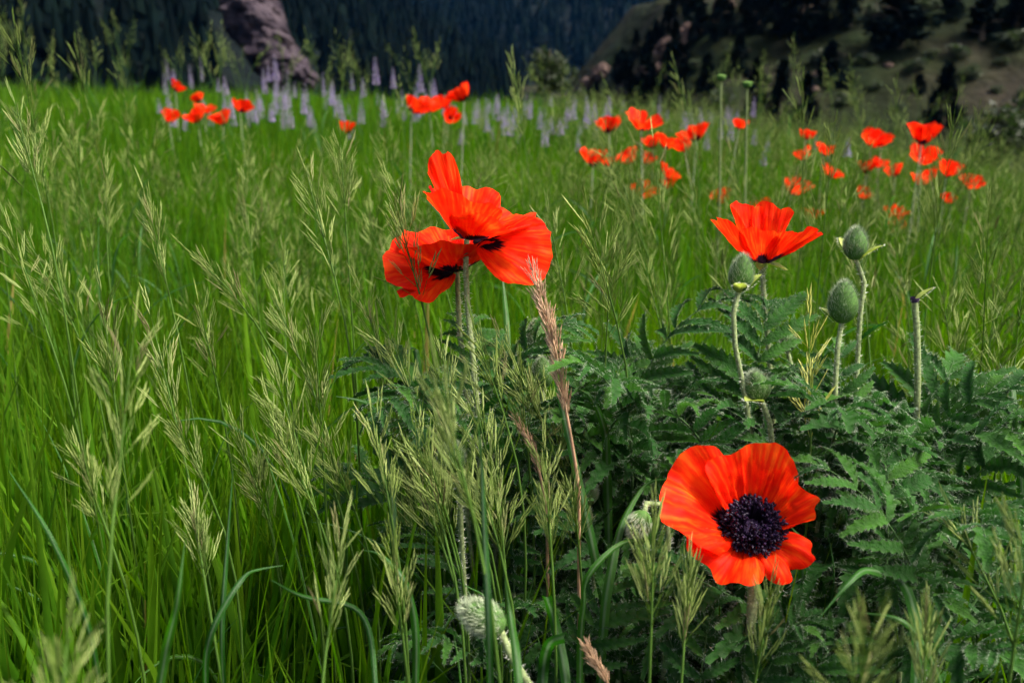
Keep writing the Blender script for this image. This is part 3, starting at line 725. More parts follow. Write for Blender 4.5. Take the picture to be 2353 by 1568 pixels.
# ---------------------------------------------------------------- broad grass blades one can follow
arcs = [([(905, 1260), (897, 1100), (868, 955), (820, 918), (772, 910)], .80, 12, 'broad grass blade arching over left below the two leaning poppies'),
        ([(1400, 1330), (1394, 1100), (1382, 965), (1352, 906), (1308, 892)], .80, 13, 'pale grass blade curling over beside the tan dried seed head'),
        ([(955, 1620), (948, 1400), (920, 1320), (880, 1278), (832, 1262)], .66, 12, 'spotted grass blade arching left in the dark undergrowth'),
        ([(470, 1620), (500, 1420), (548, 1340), (605, 1305), (650, 1298)], .62, 9, 'grass blade bowed to the right low in the dense grass'),
        ([(1375, 1620), (1400, 1330), (1440, 1180), (1490, 1108), (1545, 1100)], .74, 14, 'dark grass blade arching up to touch the face-on poppy'),
        ([(2098, 1640), (2102, 1420), (2070, 1335), (2010, 1312), (1950, 1338), (1880, 1420)], .62, 16, 'broad grass blade bent in a full arch right of the face-on poppy'),
        ([(1795, 1640), (1803, 1440), (1785, 1365), (1762, 1322), (1735, 1305)], .70, 11, 'grass blade hooking down behind the stem of the face-on poppy'),
        ([(1832, 1640), (1838, 1420), (1842, 1300), (1834, 1230), (1815, 1208)], .73, 16, 'wide upright grass blade behind the right petal of the face-on poppy'),
        ([(1330, 1640), (1338, 1400), (1358, 1310), (1410, 1258), (1500, 1238)], .68, 12, 'grass blade arching right towards the face-on poppy, below the green bud'),
        ([(1440, 1640), (1400, 1440), (1330, 1110), (1275, 860), (1250, 700)], .79, 13, 'long dark grass blade standing straight along the tan dried seed head'),
        ([(1128, 1640), (1122, 1420), (1112, 1200), (1105, 1050), (1098, 960)], .52, 10, 'straight bright grass blade in front of the bristly nodding bud'),
        ([(1200, 1680), (1185, 1500), (1170, 1400), (1160, 1330)], .55, 12, 'short upright grass blade beside the bristly nodding bud'),
        ([(1310, 1660), (1290, 1500), (1272, 1420), (1256, 1366)], .66, 12, 'cut-off grass blade with a blunt tip in the dark undergrowth'),
        ([(1245, 1660), (1248, 1540), (1262, 1480), (1300, 1462)], .66, 13, 'short grass blade folded over in the dark undergrowth'),
        ([(350, 1680), (380, 1500), (410, 1360), (425, 1240)], .56, 13, 'widest upright grass blade in the dense grass'),
        ([(240, 1640), (190, 1400), (120, 1240), (20, 1080)], .64, 8, 'long grass blade slanting up left across the dense grass'),
        ([(520, 1640), (510, 1450), (522, 1250), (535, 1080)], .66, 8, 'narrow straight grass blade among the dense grass'),
        ([(1170, 900), (1165, 760), (1155, 650), (1148, 590)], 1.0, 8, 'dark upright grass blade just right of the leaning poppies'),
        ([(960, 1000), (962, 860), (955, 806), (940, 802), (928, 830)], .92, 10, 'drooping grass blade tip left of the hairy poppy leaves'),
        ([(870, 1640), (820, 1400), (700, 1370), (620, 1330)], .60, 8, 'grass blade lying across the dark base of the grass'),
        ([(1870, 1660), (1895, 1440), (1915, 1300), (1900, 1220)], .72, 8, 'thin grass blade behind the face-on poppy'),
        ([(2180, 1680), (2140, 1520), (2060, 1420), (1960, 1405)], .60, 11, 'grass blade bent low in the corner below the arching blade'),
        ([(2352, 1200), (2335, 1000), (2325, 900), (2340, 860)], .95, 15, 'grey-green broad blade at the edge of the poppy foliage')]
for k, (pts, d, w, lab) in enumerate(arcs):
    C = spline([at(x, y, d + .03 * math.sin(j * 1.3 + k)) for j, (x, y) in enumerate(pts)], 22)
    root = np.array((C[0][0] + .01, C[0][1] + .03, 0.0)); root[2] = float(ground_z(root[0], root[1])) - .01
    P = np.vstack([spline([root, (root + C[0]) / 2 + np.array((0, .008, 0)), C[0]], 8)[:-1], C]) - root
    n = len(P); t = np.linspace(0, 1, n)
    hw = .78 * w * d / FPX * (1 - np.maximum(0, (t - .55) / .45) ** 1.7) * (.55 + .45 * np.minimum(1, t * 2)) + .0002
    if k in (12, 13): hw = np.full(n, w * d / FPX) * (.6 + .4 * np.minimum(1, t * 2))
    g = G(); blade_ribbon(g, P, hw, .2 + .6 * ((k * 37) % 10) / 10, up=(.25 * math.sin(k), -.75, .6), twist=.5 * math.sin(k * 2.1))
    tag(g.build('broad_grass_blade', M['blade'], loc=root), lab, 'grass blade')

# ---------------------------------------------------------------- poppies
def petal_geo(az, half, L, th0, th1, th2, ruffle, seed, nu=34, nv=26, claw=.006, skew=0.0, notch=0.0, crinkle=1.0, roll=0.0):
    """fan-shaped petal of a flower whose axis is +Z; th* rise from the horizontal at claw, middle, rim (degrees)"""
    r = np.random.default_rng(seed)
    u = np.linspace(-1, 1, nu); v = np.linspace(0, 1, nv)
    ph = r.uniform(0, 6.28, 8)
    edge = (1 - .22 * np.abs(u) ** 3.0 - .26 * np.abs(u) ** 9) * (1 + .045 * np.sin(u * 3.1 + ph[0]) + .03 * np.sin(u * 6.7 + ph[1]) + .018 * np.sin(u * 13 + ph[2]) + .006 * r.normal(0, 1, nu))
    if notch: edge = edge * (1 - notch * np.exp(-((u - skew) / .16) ** 2))
    th = R(1) * (th0 * (1 - v) * (1 - 2 * v) + th1 * 4 * v * (1 - v) + th2 * v * (2 * v - 1))
    # profile
    dv = np.diff(v); c = np.r_[0, np.cumsum(np.cos((th[1:] + th[:-1]) / 2) * dv)]; s = np.r_[0, np.cumsum(np.sin((th[1:] + th[:-1]) / 2) * dv)]
    Vv, Uu = np.meshgrid(v, u, indexing='ij'); E = np.broadcast_to(edge, Vv.shape) * L
    sidetilt = 1 - .10 * np.abs(Uu) ** 2
    rho = claw + c[:, None] * E * sidetilt; z = s[:, None] * E * (1 + .06 * np.abs(Uu) ** 2)
    wide = half * (.42 + .58 * np.minimum(1, (Vv * 2.4)) ** .7)
    al = R(az) + R(1) * wide * Uu
    disp = ruffle * L * Vv ** 2 * (.075 * np.sin(Uu * 4.6 + ph[3]) + .05 * np.sin(Uu * 9.5 + ph[4] + Vv * 2) + .02 * np.sin(Uu * 19 + ph[5]))
    cr = crinkle * L * .022 * (fbm(Uu * 9 + seed, Vv * 2.5, seed, 3) - .45 + .7 * (fbm(Uu * 4 + seed, Vv * 7, seed + 3, 3) - .45)) * np.minimum(1, Vv * 3) * 2.2
    disp = disp + cr
    thm = th[:, None]
    P = np.stack([(rho - disp * np.sin(thm)) * np.cos(al), (rho - disp * np.sin(thm)) * np.sin(al), z + disp * np.cos(thm)], -1)
    if roll: P = P @ np.array(Matrix.Rotation(R(roll), 3, Vector((math.cos(R(az)) * math.cos(R(th1)), math.sin(R(az)) * math.cos(R(th1)), math.sin(R(th1)))))).T
    T = np.stack([np.full(Vv.shape, r.uniform(0, 1)), Vv, Uu * .5 + .5], -1)
    i = np.arange(nu * nv).reshape(nv, nu)
    F = np.stack([i[:-1, :-1], i[:-1, 1:], i[1:, 1:], i[1:, :-1]], -1).reshape(-1, 4)
    return P.reshape(-1, 3), F, T.reshape(-1, 3)

def stamen_geo(n, rad, seed, Rm):
    r = np.random.default_rng(seed); g = G()
    for k in range(n):
        f = r.uniform(0, 1) ** .7; a = r.uniform(0, 6.28)
        d0 = np.array((math.cos(a), math.sin(a), 0)) * rad * .28
        tilt = .25 + 1.05 * f
        e = np.array((math.cos(a) * math.sin(tilt), math.sin(a) * math.sin(tilt), math.cos(tilt))) * rad * r.uniform(.75, 1.08) + np.array((0, 0, rad * .12))
        m = (d0 + e) / 2 + np.array((0, 0, .1 * rad))
        P = np.array([d0, m, e]) @ Rm.T
        V, F = tube(P, [.00035, .0003, .00025], 3); g.add(V, F, (.1, 0, 0))
        ax = norm(e - m + r.normal(0, .3, 3) * rad * .4); pts = np.array([e - ax * .0016, e - ax * .0008, e + ax * .0008, e + ax * .0018]) @ Rm.T
        V, F = tube(pts, np.array([.0003, .0008, .0009, .0002]), 5); g.add(V, F, (r.uniform(.0, 1.0) ** 1.6, 0, 0))
    return g

def capsule_geo(rad, Rm):
    g = G(); k = 28
    prof = [(.02, -.1), (.55, .0), (.85, .35), (.92, .7), (.80, .86), (.98, .92), (1.0, 1.0), (.75, 1.08), (.35, 1.16), (0.02, 1.2)]
    a = np.arange(k) * 2 * math.pi / k
    V = []; T = []
    for i, (r0, z) in enumerate(prof):
        rr = r0 * (1 + (.05 * np.cos(a * 14) if i >= 5 else 0)); zz = z + (.05 * (np.cos(a * 14) > 0) if i >= 6 else 0)
        V.append(np.stack([rr * np.cos(a), rr * np.sin(a), zz + 0 * a], -1) * rad); T.append(np.tile((1.0 if i >= 6 else .2, 0, 0), (k, 1)))
    V = np.concatenate(V) @ Rm.T; F = []
    for i in range(len(prof) - 1):
        for j in range(k): F.append((i * k + j, i * k + (j + 1) % k, (i + 1) * k + (j + 1) % k, (i + 1) * k + j))
    g.add(V, np.array(F), np.concatenate(T))
    return g

def hairy_stem(P, r0, r1, nh, hl, seed):
    g = G(); n = len(P); rad = np.linspace(r0, r1, n)
    V, F = tube(P, rad, 10); g.add(V, F, (.5, 0, 0))
    k = rng.integers(0, n - 1, nh); f = rng.uniform(0, 1, nh)
    T, A, B = frames(P); a = rng.uniform(0, 6.28, nh)
    out = A[k] * np.cos(a)[:, None] + B[k] * np.sin(a)[:, None]
    pos = P[k] * (1 - f)[:, None] + P[k + 1] * f[:, None] + out * (rad[k] * .95)[:, None]
    hairs(g, pos, out + T[k] * rng.uniform(-.1, .7, nh)[:, None] + rng.normal(0, .15, (nh, 3)), hl, .0004)
    return g

def small_leaf(base, d, L, W, seed, toothed=True, nh=40, hairlen=.003):
    """narrow hairy bract standing off a stem"""
    r = np.random.default_rng(seed); g = G(); n = 15
    t = np.linspace(0, 1, n); d = norm(d); out = norm(np.array((d[0], d[1], 0)) + 1e-6)
    P = base + d * (L * t)[:, None] + out * (L * .25 * t ** 2)[:, None] - np.array((0, 0, 1)) * (L * .12 * t ** 2)[:, None]
    side = norm(np.cross(d, (0, 0, 1)) + 1e-9); nn = np.cross(side, d)
    w = W * np.sin(np.pi * np.clip(t * .92 + .06, 0, 1)) ** .8
    if toothed: w = w * (1 + .4 * ((np.arange(n) % 2) - .5))
    rows = np.stack([P - side * w[:, None] + nn * w[:, None] * .4, P, P + side * w[:, None] + nn * w[:, None] * .4], 1)
    b = (np.arange(n - 1) * 3)[:, None] + np.arange(2)[None, :]
    T = np.zeros((n * 3, 3)); T[:, 0] = .5
    g.add(rows.reshape(-1, 3), np.stack([b, b + 1, b + 4, b + 3], -1).reshape(-1, 4), T)
    if nh:
        k = r.integers(1, n, nh); sgn = r.choice([-1, 1], nh)
        hairs(g, P[k] + side * (w[k] * sgn)[:, None], side * sgn[:, None] + d * .5 + r.normal(0, .3, (nh, 3)), hairlen, .0003)
    return g

def poppy(center, axis, petals, stem_px, label, seed, spin=0, stam=0.019, nst=190, group=None, bracts=(), stem_r=(.0030, .0024), sepals=()):
    """center: world point of the flower base; stem_px: list of (px,py,d) down the stem"""
    center = np.asarray(center, float)
    pts = [center] + [at(*q) for q in stem_px]
    low = pts[-1]; root = np.array((low[0] + (low[0] - pts[0][0]) * .15, low[1] + .03, 0.0)); root[2] = float(ground_z(root[0], root[1])) - .015
    o = thing('poppy', label, 'poppy', root, group)
    Rm = rot_to(axis, spin)
    for k, pt in enumerate(petals):
        V, F, T = petal_geo(*pt[:7], seed=seed * 13 + k, **(pt[7] if len(pt) > 7 else {}))
        g = G(); g.add(V @ Rm.T + center - root, F, T); g.build('petal', M['petal'], o)
    st = stamen_geo(nst, stam, seed + 5, Rm); s_ = st.build('stamens', M['stamen'], o, loc=center - root + norm(axis) * .002); tag(s_, kind='stuff')
    capsule_geo(stam * .30, Rm).build('seed_capsule', M['capsule'], o, loc=center - root + norm(axis) * .003)
    P = spline([root] + [q for q in pts[::-1]], 30) - root
    so = hairy_stem(P, *stem_r, 1500, .0032, seed).build('stem', M['stem'], o)
    for k, (f, az, L, W) in enumerate(bracts):
        b = P[int(f * 29)]; d = np.array((math.cos(R(az)) * .6, math.sin(R(az)) * .6, .8))
        small_leaf(b, d, L, W, seed * 3 + k, nh=60).build('bract', M['leaf'], so)
    for k, (az, L) in enumerate(sepals):
        d = Rm @ np.array((math.cos(R(az)), math.sin(R(az)), -.15))
        small_leaf(center - root, d, L, L * .35, seed * 5 + k, False, 30).build('sepal', M['sepal'], o)
    return o

# the open poppy that shows its face
poppy(at(1722, 1228, .69), (-.02, -.56, .83),
      [(92, 66, .060, 40, 54, 42, .8, {'crinkle': 2.0}), (26, 48, .050, 36, 52, 46, 1.1, {'crinkle': 2.0}), (163, 60, .072, 26, 40, 20, .9, {'crinkle': 2.0}),
       (222, 54, .052, 26, 28, -2, 1.2, {'notch': .12, 'crinkle': 1.8}), (314, 42, .042, 28, 20, -50, 1.4)],
      [(1729, 1290, .692), (1727, 1400, .69), (1718, 1568, .69)], 'wide open orange-red poppy showing its purple-black centre', 3, stam=.0235, nst=700,
      bracts=((.93, 20, .030, .004), (.6, 200, .05, .007), (.55, 330, .05, .007)), stem_r=(.0044, .0036))
# two leaning poppies seen from outside
poppy(at(1072, 548, .86), (.20, .03, .97),
      [(248, 66, .062, 30, 42, 40, .6, {'crinkle': 1.6}), (302, 60, .066, 20, 28, 26, .7, {'crinkle': 1.6}), (160, 25, .074, 42, 58, 60, .4, {'roll': -50}), (112, 66, .060, 30, 40, 32, .7, {'crinkle': 1.6}), (50, 60, .062, 20, 28, 24, .7), (355, 50, .068, 6, 2, -6, .8, {'roll': 46, 'crinkle': 1.6})],
      [(1070, 590, .86), (1074, 700, .855), (1086, 820, .85)], 'tall red poppy tilted away, upper one of the crossed pair', 5, stam=.011, nst=80, bracts=((.80, 30, .035, .005), (.62, 160, .03, .005), (.68, 20, .04, .006)), sepals=((200, .012),))
poppy(at(1050, 622, .90), (-.15, .03, .98),
      [(258, 70, .060, 22, 36, 38, .6, {'crinkle': 1.6}), (190, 58, .062, 14, 18, 14, .7, {'roll': -30, 'crinkle': 1.6}), (226, 44, .058, -2, -8, -14, .7), (130, 60, .058, 30, 40, 34, .7), (50, 60, .056, 30, 40, 35, .6), (330, 55, .055, 20, 30, 28, .6)],
      [(1052, 680, .90), (1056, 760, .90), (1066, 860, .90)], 'red poppy drooping behind and below the tall tilted poppy', 7, stam=.011, nst=80, bracts=((.7, 200, .03, .005),))
# the cup on the right
poppy(at(1750, 604, .97), (.03, .10, .99),
      [(115, 46, .065, 40, 64, 70, .5), (62, 46, .064, 40, 64, 68, .5), (188, 38, .063, 26, 44, 50, .4), (352, 32, .058, 24, 36, 34, .4), (258, 46, .053, 26, 46, 46, .4), (308, 42, .060, 26, 42, 40, .4)],
      [(1752, 640, .97), (1760, 740, .965), (1772, 900, .96)], 'red cup-shaped poppy rising behind a pale bristly bud', 9, stam=.012, nst=80, bracts=((.78, 10, .05, .004),), sepals=((250, .016), (340, .020)))

# ---------------------------------------------------------------- buds
def bud(center, axis, length, width, stem_px, label, seed, nh=1500, hl=.0042, sep=(), bracts=(), sr=(.0026, .0022)):
    """center of the egg; axis points to its tip"""
    center = np.asarray(center, float); ax = norm(axis)
    foot = center - ax * length * .5
    pts = [foot] + [at(*q) for q in stem_px]; low = pts[-1]
    root = np.array((low[0] + (low[0] - pts[0][0]) * .1, low[1] + .03, 0.0)); root[2] = float(ground_z(root[0], root[1])) - .015
    o = thing('poppy_bud', label, 'flower bud', root)
    Rm = rot_to(ax, seed)
    n, k = 22, 26
    t = np.linspace(0, 1, n); prof = np.sin(np.pi * t ** .88) ** .62 * (1.06 - .22 * t); prof[0] = .12; prof[-1] = .02
    a = np.arange(k) * 2 * math.pi / k
    seam = 1 - .035 * np.exp(-(np.minimum(np.abs(a - math.pi / 2), np.abs(a - 3 * math.pi / 2)) / .12) ** 2)
    V = np.stack([prof[:, None] * (np.cos(a) * seam)[None, :] * width / 2, prof[:, None] * (np.sin(a) * seam)[None, :] * width / 2, np.broadcast_to(((t - .5) * length)[:, None], (n, k))], -1)
    F = []
    for i in range(n - 1):
        for j in range(k): F.append((i * k + j, i * k + (j + 1) % k, (i + 1) * k + (j + 1) % k, (i + 1) * k + j))
    g = G(); g.add(V.reshape(-1, 3) @ Rm.T + center - root, np.array(F), (.35, 0, 0))
    fi = rng.integers(1, n - 1, nh); fa = rng.uniform(0, 2 * math.pi, nh); ft = np.clip(fi + rng.uniform(0, 1, nh), 0, n - 1) / (n - 1)
    pr = np.interp(ft, t, prof); rad = np.stack([np.cos(fa), np.sin(fa), np.zeros(nh)], -1)
    pos = rad * (pr * width / 2 * .98)[:, None] + np.array((0, 0, 1)) * ((ft - .5) * length)[:, None]
    D = rad * .55 + np.array((0, 0, 1)) * 1.0 + rng.normal(0, .14, (nh, 3))
    hairs(g, pos @ Rm.T + center - root, D @ Rm.T, hl, .00030, (0, 0, .7))
    g.build('bud', M['bud'], o)
    P = spline([root] + pts[::-1] + [foot + ax * .004], 28) - root
    so = hairy_stem(P, *sr, 1500, .003, seed).build('stem', M['stem'], o)
    for j, (az, L, W) in enumerate(sep):
        rad_ = np.array((math.cos(R(az)), math.sin(R(az)), 0)); d = Rm @ (rad_ * .62 + np.array((0, 0, .8)))
        small_leaf(foot - root + Rm @ (rad_ * width * .22), d, L * 1.15, W, seed * 7 + j, False, 70).build('sepal', M['sepal'], o)
    for j, (f, az, L, W) in enumerate(bracts):
        small_leaf(P[int(f * 27)], np.array((math.cos(R(az)) * .6, math.sin(R(az)) * .6, .8)), L, W, seed * 11 + j).build('bract', M['leaf'], so)
    return o
bud(at(1703, 628, .86), (.06, -.05, 1), .033, .0215, [(1689, 690, .86), (1688, 790, .86), (1706, 880, .86)], 'pale grey-green bud standing in front of the cup-shaped poppy', 1, sep=((200, .018, .006), (330, .018, .006)), bracts=((.82, 190, .04, .006), (.72, 20, .05, .008), (.86, 10, .035, .006)))
bud(at(1965, 560, .92), (-.03, .02, 1), .031, .0225, [(1978, 620, .92), (1974, 740, .92), (1966, 900, .92)], 'highest oval bud with a yellow-green sepal peeling off', 2, sep=((350, .022, .006), (220, .020, .006)), bracts=((.90, 0, .03, .004), (.76, 10, .035, .008)))
bud(at(1937, 694, .84), (-.05, -.04, 1), .0375, .0255, [(1928, 770, .84), (1918, 900, .84), (1916, 1020, .84)], 'largest round-topped green bud on a hairy upright stem', 3, sep=((330, .014, .005),), bracts=((.84, 20, .05, .007), (.9, 170, .035, .006)))
bud(at(1739, 886, .79), (-.34, -.2, .92), .028, .0205, [(1762, 945, .79), (1772, 1010, .79), (1782, 1120, .80)], 'bright green tilted bud just above the face-on poppy', 4, sep=((10, .020, .007), (200, .010, .004)))
bud(at(1808, 783, 1.02), (.0, -.05, 1), .022, .0195, [(1815, 830, 1.02), (1825, 930, 1.02)], 'small pale bud half hidden behind poppy leaves', 5)
bud(at(1231, 772, .93), (-.06, 0, 1), .032, .0195, [(1240, 830, .93), (1246, 930, .93)], 'dark green bud behind the tan dried seed head', 6, hl=.003)
bud(at(1246, 855, .90), (-.03, 0, 1), .029, .021, [(1248, 910, .90), (1252, 1000, .90)], 'dark green bud below another beside the tan seed head', 7, hl=.003)
bud(at(1037, 1050, .74), (.15, -.1, .95), .024, .021, [(1050, 1110, .74), (1058, 1220, .75)], 'fuzzy round bud behind a pale brome head', 8)
bud(at(1468, 1202, .73), (-.35, -.2, -.55), .021, .0175, [(1478, 1160, .745), (1520, 1150, .76), (1535, 1250, .77), (1530, 1400, .77)], 'small light green nodding bud touching the face-on poppy', 10)
bud(at(1110, 1418, .60), (-.68, -.15, .55), .031, .0215, [(1160, 1480, .60), (1205, 1550, .60), (1240, 1640, .61)], 'bristly silver-haired bud leaning left in the dark undergrowth', 11, nh=2200, hl=.0052, sr=(.0030, .0026))
bud(at(1350, 1132, .82), (.0, -.1, 1), .022, .017, [(1355, 1180, .82), (1362, 1280, .82)], 'small dark bud deep among leaves left of the face-on poppy', 12)
# spent stem without petals
root = at(2110, 860, .92); root[2] = -.015; root[1] += .03
o = thing('spent_poppy_stem', 'hairy stem that has lost its flower, with one curled sepal', 'flower stem', root)
P = spline([root, (root + at(2108, 860, .92)) / 2, at(2108, 860, .92), at(2106, 760, .92), at(2101, 690, .92)], 28) - root
hairy_stem(P, .0030, .0030, 900, .003, 21).build('stem', M['stem'], o)
small_leaf(P[-1] - np.array((0, 0, .002)), np.array((.55, 0, .8)), .020, .004, 881, False, 60).build('sepal', M['sepal'], o)
g = G(); V, F = tube(np.array([P[-1] - (0, 0, .002), P[-1] + (0, 0, .0015), P[-1] + (0, 0, .003)]), [.0032, .0044, .0040], 12); g.add(V, F, (.9, 0, 0)); g.build('flower_base', M['capsule'], o)
small_leaf(P[20], np.array((-.5, 0, .85)), .05, .005, 882).build('bract', M['leaf'], o)

# ---------------------------------------------------------------- hairy pinnate poppy leaves
def pinnate_leaf(seed, L=.24, pairs=9):
    r = np.random.default_rng(seed); g = G()
    n = 24; t = np.linspace(0, 1, n)
    th = R(22) - R(r.uniform(55, 95)) * t ** 1.7; yaw = r.normal(0, .25) * t
    ds = L / (n - 1)
    P = np.cumsum(np.stack([np.cos(th) * np.cos(yaw), np.cos(th) * np.sin(yaw), np.sin(th)], -1) * ds, 0); P -= P[0]
    T = norm(np.gradient(P, axis=0)); S = norm(np.cross((0, 0, 1.), T)); U = np.cross(T, S)
    V, F = tube(P, np.linspace(.0024, .0006, n), 6); g.add(V, F, (.9, 0, .06))
    hp, hd = [], []
    def lobe(p, d, s, u, length, W, teeth):
        m = 2 * teeth + 1; q = np.linspace(0, 1, m)
        droop = r.uniform(.28, .8); curl = r.normal(0, .12)
        d2 = d - u * 0
        C = p + d2 * (length * q)[:, None] - u * (length * droop * q ** 2)[:, None] + s * (length * curl * q ** 2)[:, None]
        tn = norm(np.gradient(C, axis=0)); sd = norm(np.cross(u, tn)); un = np.cross(tn, sd)
        w = W * np.sin(np.pi * np.clip(q ** .75 * .93 + .05, 0, 1)) ** .75
        peak = (np.arange(m) % 2 == 1)
        w = np.where(peak, w * 1.28, w * .80); w[-1] = W * .04
        fw = np.where(peak, length / m * .9, 0)
        fold = r.uniform(.3, .9)
        wav = .25 * np.sin(q * 9 + r.uniform(0, 6))
        el = C + sd * w[:, None] + un * (w * (fold + wav))[:, None] + tn * fw[:, None]
        er = C - sd * w[:, None] + un * (w * (fold - wav))[:, None] + tn * fw[:, None]
        rows = np.stack([el, C + un * .0004, er], 1)
        b = (np.arange(m - 1) * 3)[:, None] + np.arange(2)[None, :]
        Tn = np.zeros((m, 3, 3)); Tn[..., 0] = np.clip(r.normal(.45, .22), 0, 1); Tn[:, 1, 2] = .02; Tn[:, 0, 0] += .15; Tn[:, 2, 0] += .15
        Tn[peak, 0, 2] = .05; Tn[peak, 2, 2] = .05
        g.add(rows.reshape(-1, 3), np.stack([b, b + 1, b + 4, b + 3], -1).reshape(-1, 4), Tn.reshape(-1, 3))
        for e, sg in ((el, 1), (er, -1)):
            for rep in range(3):
                k = r.uniform(0, 1, (m - 1, 1)); hp.append(e[:-1] * (1 - k) + e[1:] * k); hd.append(sd[:-1] * sg * .9 + tn[:-1] * .6 - un[:-1] * .3 + r.normal(0, .35, (m - 1, 3)))
        hp.append(C[:-1]); hd.append(-un[:-1] + r.normal(0, .5, (m - 1, 3)))
    for k in range(pairs):
        f = .20 + .74 * k / (pairs - 1); i = int(f * (n - 1))
        prof = math.sin(math.pi * (.16 + .80 * (k / (pairs - 1)))) ** .7
        for sg in (-1, 1):
            beta = R(70 - 30 * k / (pairs - 1) + r.normal(0, 6))
            ll = L * (.12 + .27 * prof) * r.uniform(.8, 1.15)
            d = norm(T[i] * math.cos(beta) + S[i] * sg * math.sin(beta) + U[i] * r.uniform(.1, .5))
            lobe(P[i] + T[i] * r.uniform(-.004, .004), d, T[i], U[i], ll, ll * r.uniform(.075, .105), 8 if ll > .05 else 6)
    lobe(P[-3], T[-3], S[-1], U[-1], L * .22, L * .035, 5)
    k = r.integers(0, n, 160); a = r.uniform(0, 6.28, 160)
    hp.append(P[k]); hd.append(S[k] * np.cos(a)[:, None] + U[k] * np.sin(a)[:, None])
    hp = np.concatenate(hp); hd = np.concatenate(hd)
    hairs(g, hp, hd, .0056, .00022, (0, 0, .7))
    me = g.mesh('leaf'); me.materials.append(M['leaf'])
    return me
LEAVES = [pinnate_leaf(700 + k, .27, 7 + k % 3) for k in range(9)]

def poppy_plant(label, stalks, seed, leaves_per=9, lscale=(.75, 1.15), zmin=.10):
    leaves_per -= 1
    """stalks: list of (px, py, d) for the top of each leafy stalk"""
    r = np.random.default_rng(seed)
    tops = [at(*s) for s in stalks]
    c = np.mean(tops, 0); root = np.array((c[0], c[1], float(ground_z(c[0], c[1])) - .01))
    o = thing('poppy_foliage', label, 'plant', root)
    for s, tp in enumerate(tops):
        b = root + np.array(((tp[0] - c[0]) * .6 + r.normal(0, .01), (tp[1] - c[1]) * .6 + r.normal(0, .01), 0))
        P = spline([b, (b + tp) / 2 + np.array((r.normal(0, .012), r.normal(0, .012), .0)), tp], 20) - root
        so = hairy_stem(P, .0034, .0018, 350, .0032, seed).build('stalk', M['stem'], o)
        a = r.uniform(0, 6.28); h = tp[2]
        for k in range(leaves_per):
            f = (zmin + (1 - zmin) * (k / (leaves_per - 1)) ** .8)
            q = P[int(f * 19)]
            lf = link('leaf', LEAVES[int(r.integers(0, len(LEAVES)))], so)
            a += 2.4 + r.normal(0, .25)
            pitch = r.uniform(5, 40) if f < .75 else r.uniform(35, 70)
            sc_ = 1.22 * r.uniform(*lscale) * (1.0 - .42 * max(0, f - .55) / .45)
            lf.scale = (sc_,) * 3; lf.location = q
            lf.rotation_euler = (r.normal(0, .25), -R(pitch), a)
    return o
poppy_plant('hairy grey-green poppy foliage at the foot of the crossed poppies', [(1085, 945, .88), (1020, 995, .90), (1130, 995, .87), (1060, 1055, .84), (1180, 995, .98)], 801, 7, (.55, .85))
poppy_plant('dark poppy foliage between the tan seed head and the pale buds', [(1440, 1000, .95), (1385, 1080, .90), (1500, 1080, .93), (1450, 1150, .86), (1560, 1100, 1.0), (1340, 1120, .92)], 802, 8, (.7, 1.0))
poppy_plant('toothed poppy foliage around the stems of the pale buds', [(1700, 1065, .92), (1620, 1085, .97), (1790, 1065, .96), (1660, 1165, .85), (1820, 1145, .88), (1740, 1125, .93)], 803, 8, (.7, 1.0))
poppy_plant('silvery poppy foliage under the largest green bud', [(1905, 1125, .86), (1960, 1065, .95), (1990, 1185, .84), (1880, 1195, .82)], 804, 8, (.65, .95))
poppy_plant('arching poppy foliage around the spent flower stem', [(2090, 1095, .92), (2170, 1145, .92), (2140, 1205, .85), (2040, 1155, .90)], 805, 8, (.75, 1.05))
poppy_plant('shadowed poppy foliage right of the face-on poppy', [(2080, 1260, .78), (1980, 1280, .78), (2180, 1310, .76), (2030, 1390, .72), (2130, 1440, .68), (1940, 1420, .74)], 806, 8, (.6, .9), .05)
poppy_plant('dark poppy foliage at the foot of the face-on poppy', [(1730, 1580, .71), (1640, 1580, .75), (1820, 1560, .75), (1560, 1540, .76), (1900, 1580, .70), (1720, 1680, .68), (1600, 1660, .68), (1820, 1700, .66)], 807, 7, (.40, .6), .05)
poppy_plant('shadowed poppy foliage left of the face-on poppy', [(1500, 1280, .84), (1400, 1270, .86), (1560, 1220, .88), (1440, 1400, .80), (1360, 1390, .82), (1600, 1180, .92)], 808, 8, (.55, .85), .05)
poppy_plant('deep shaded poppy foliage behind the bristly leaning bud', [(1180, 1360, .82), (1080, 1420, .82), (1280, 1450, .80), (1160, 1580, .76), (1420, 1560, .76), (1320, 1640, .72)], 809, 6, (.42, .66), .05)

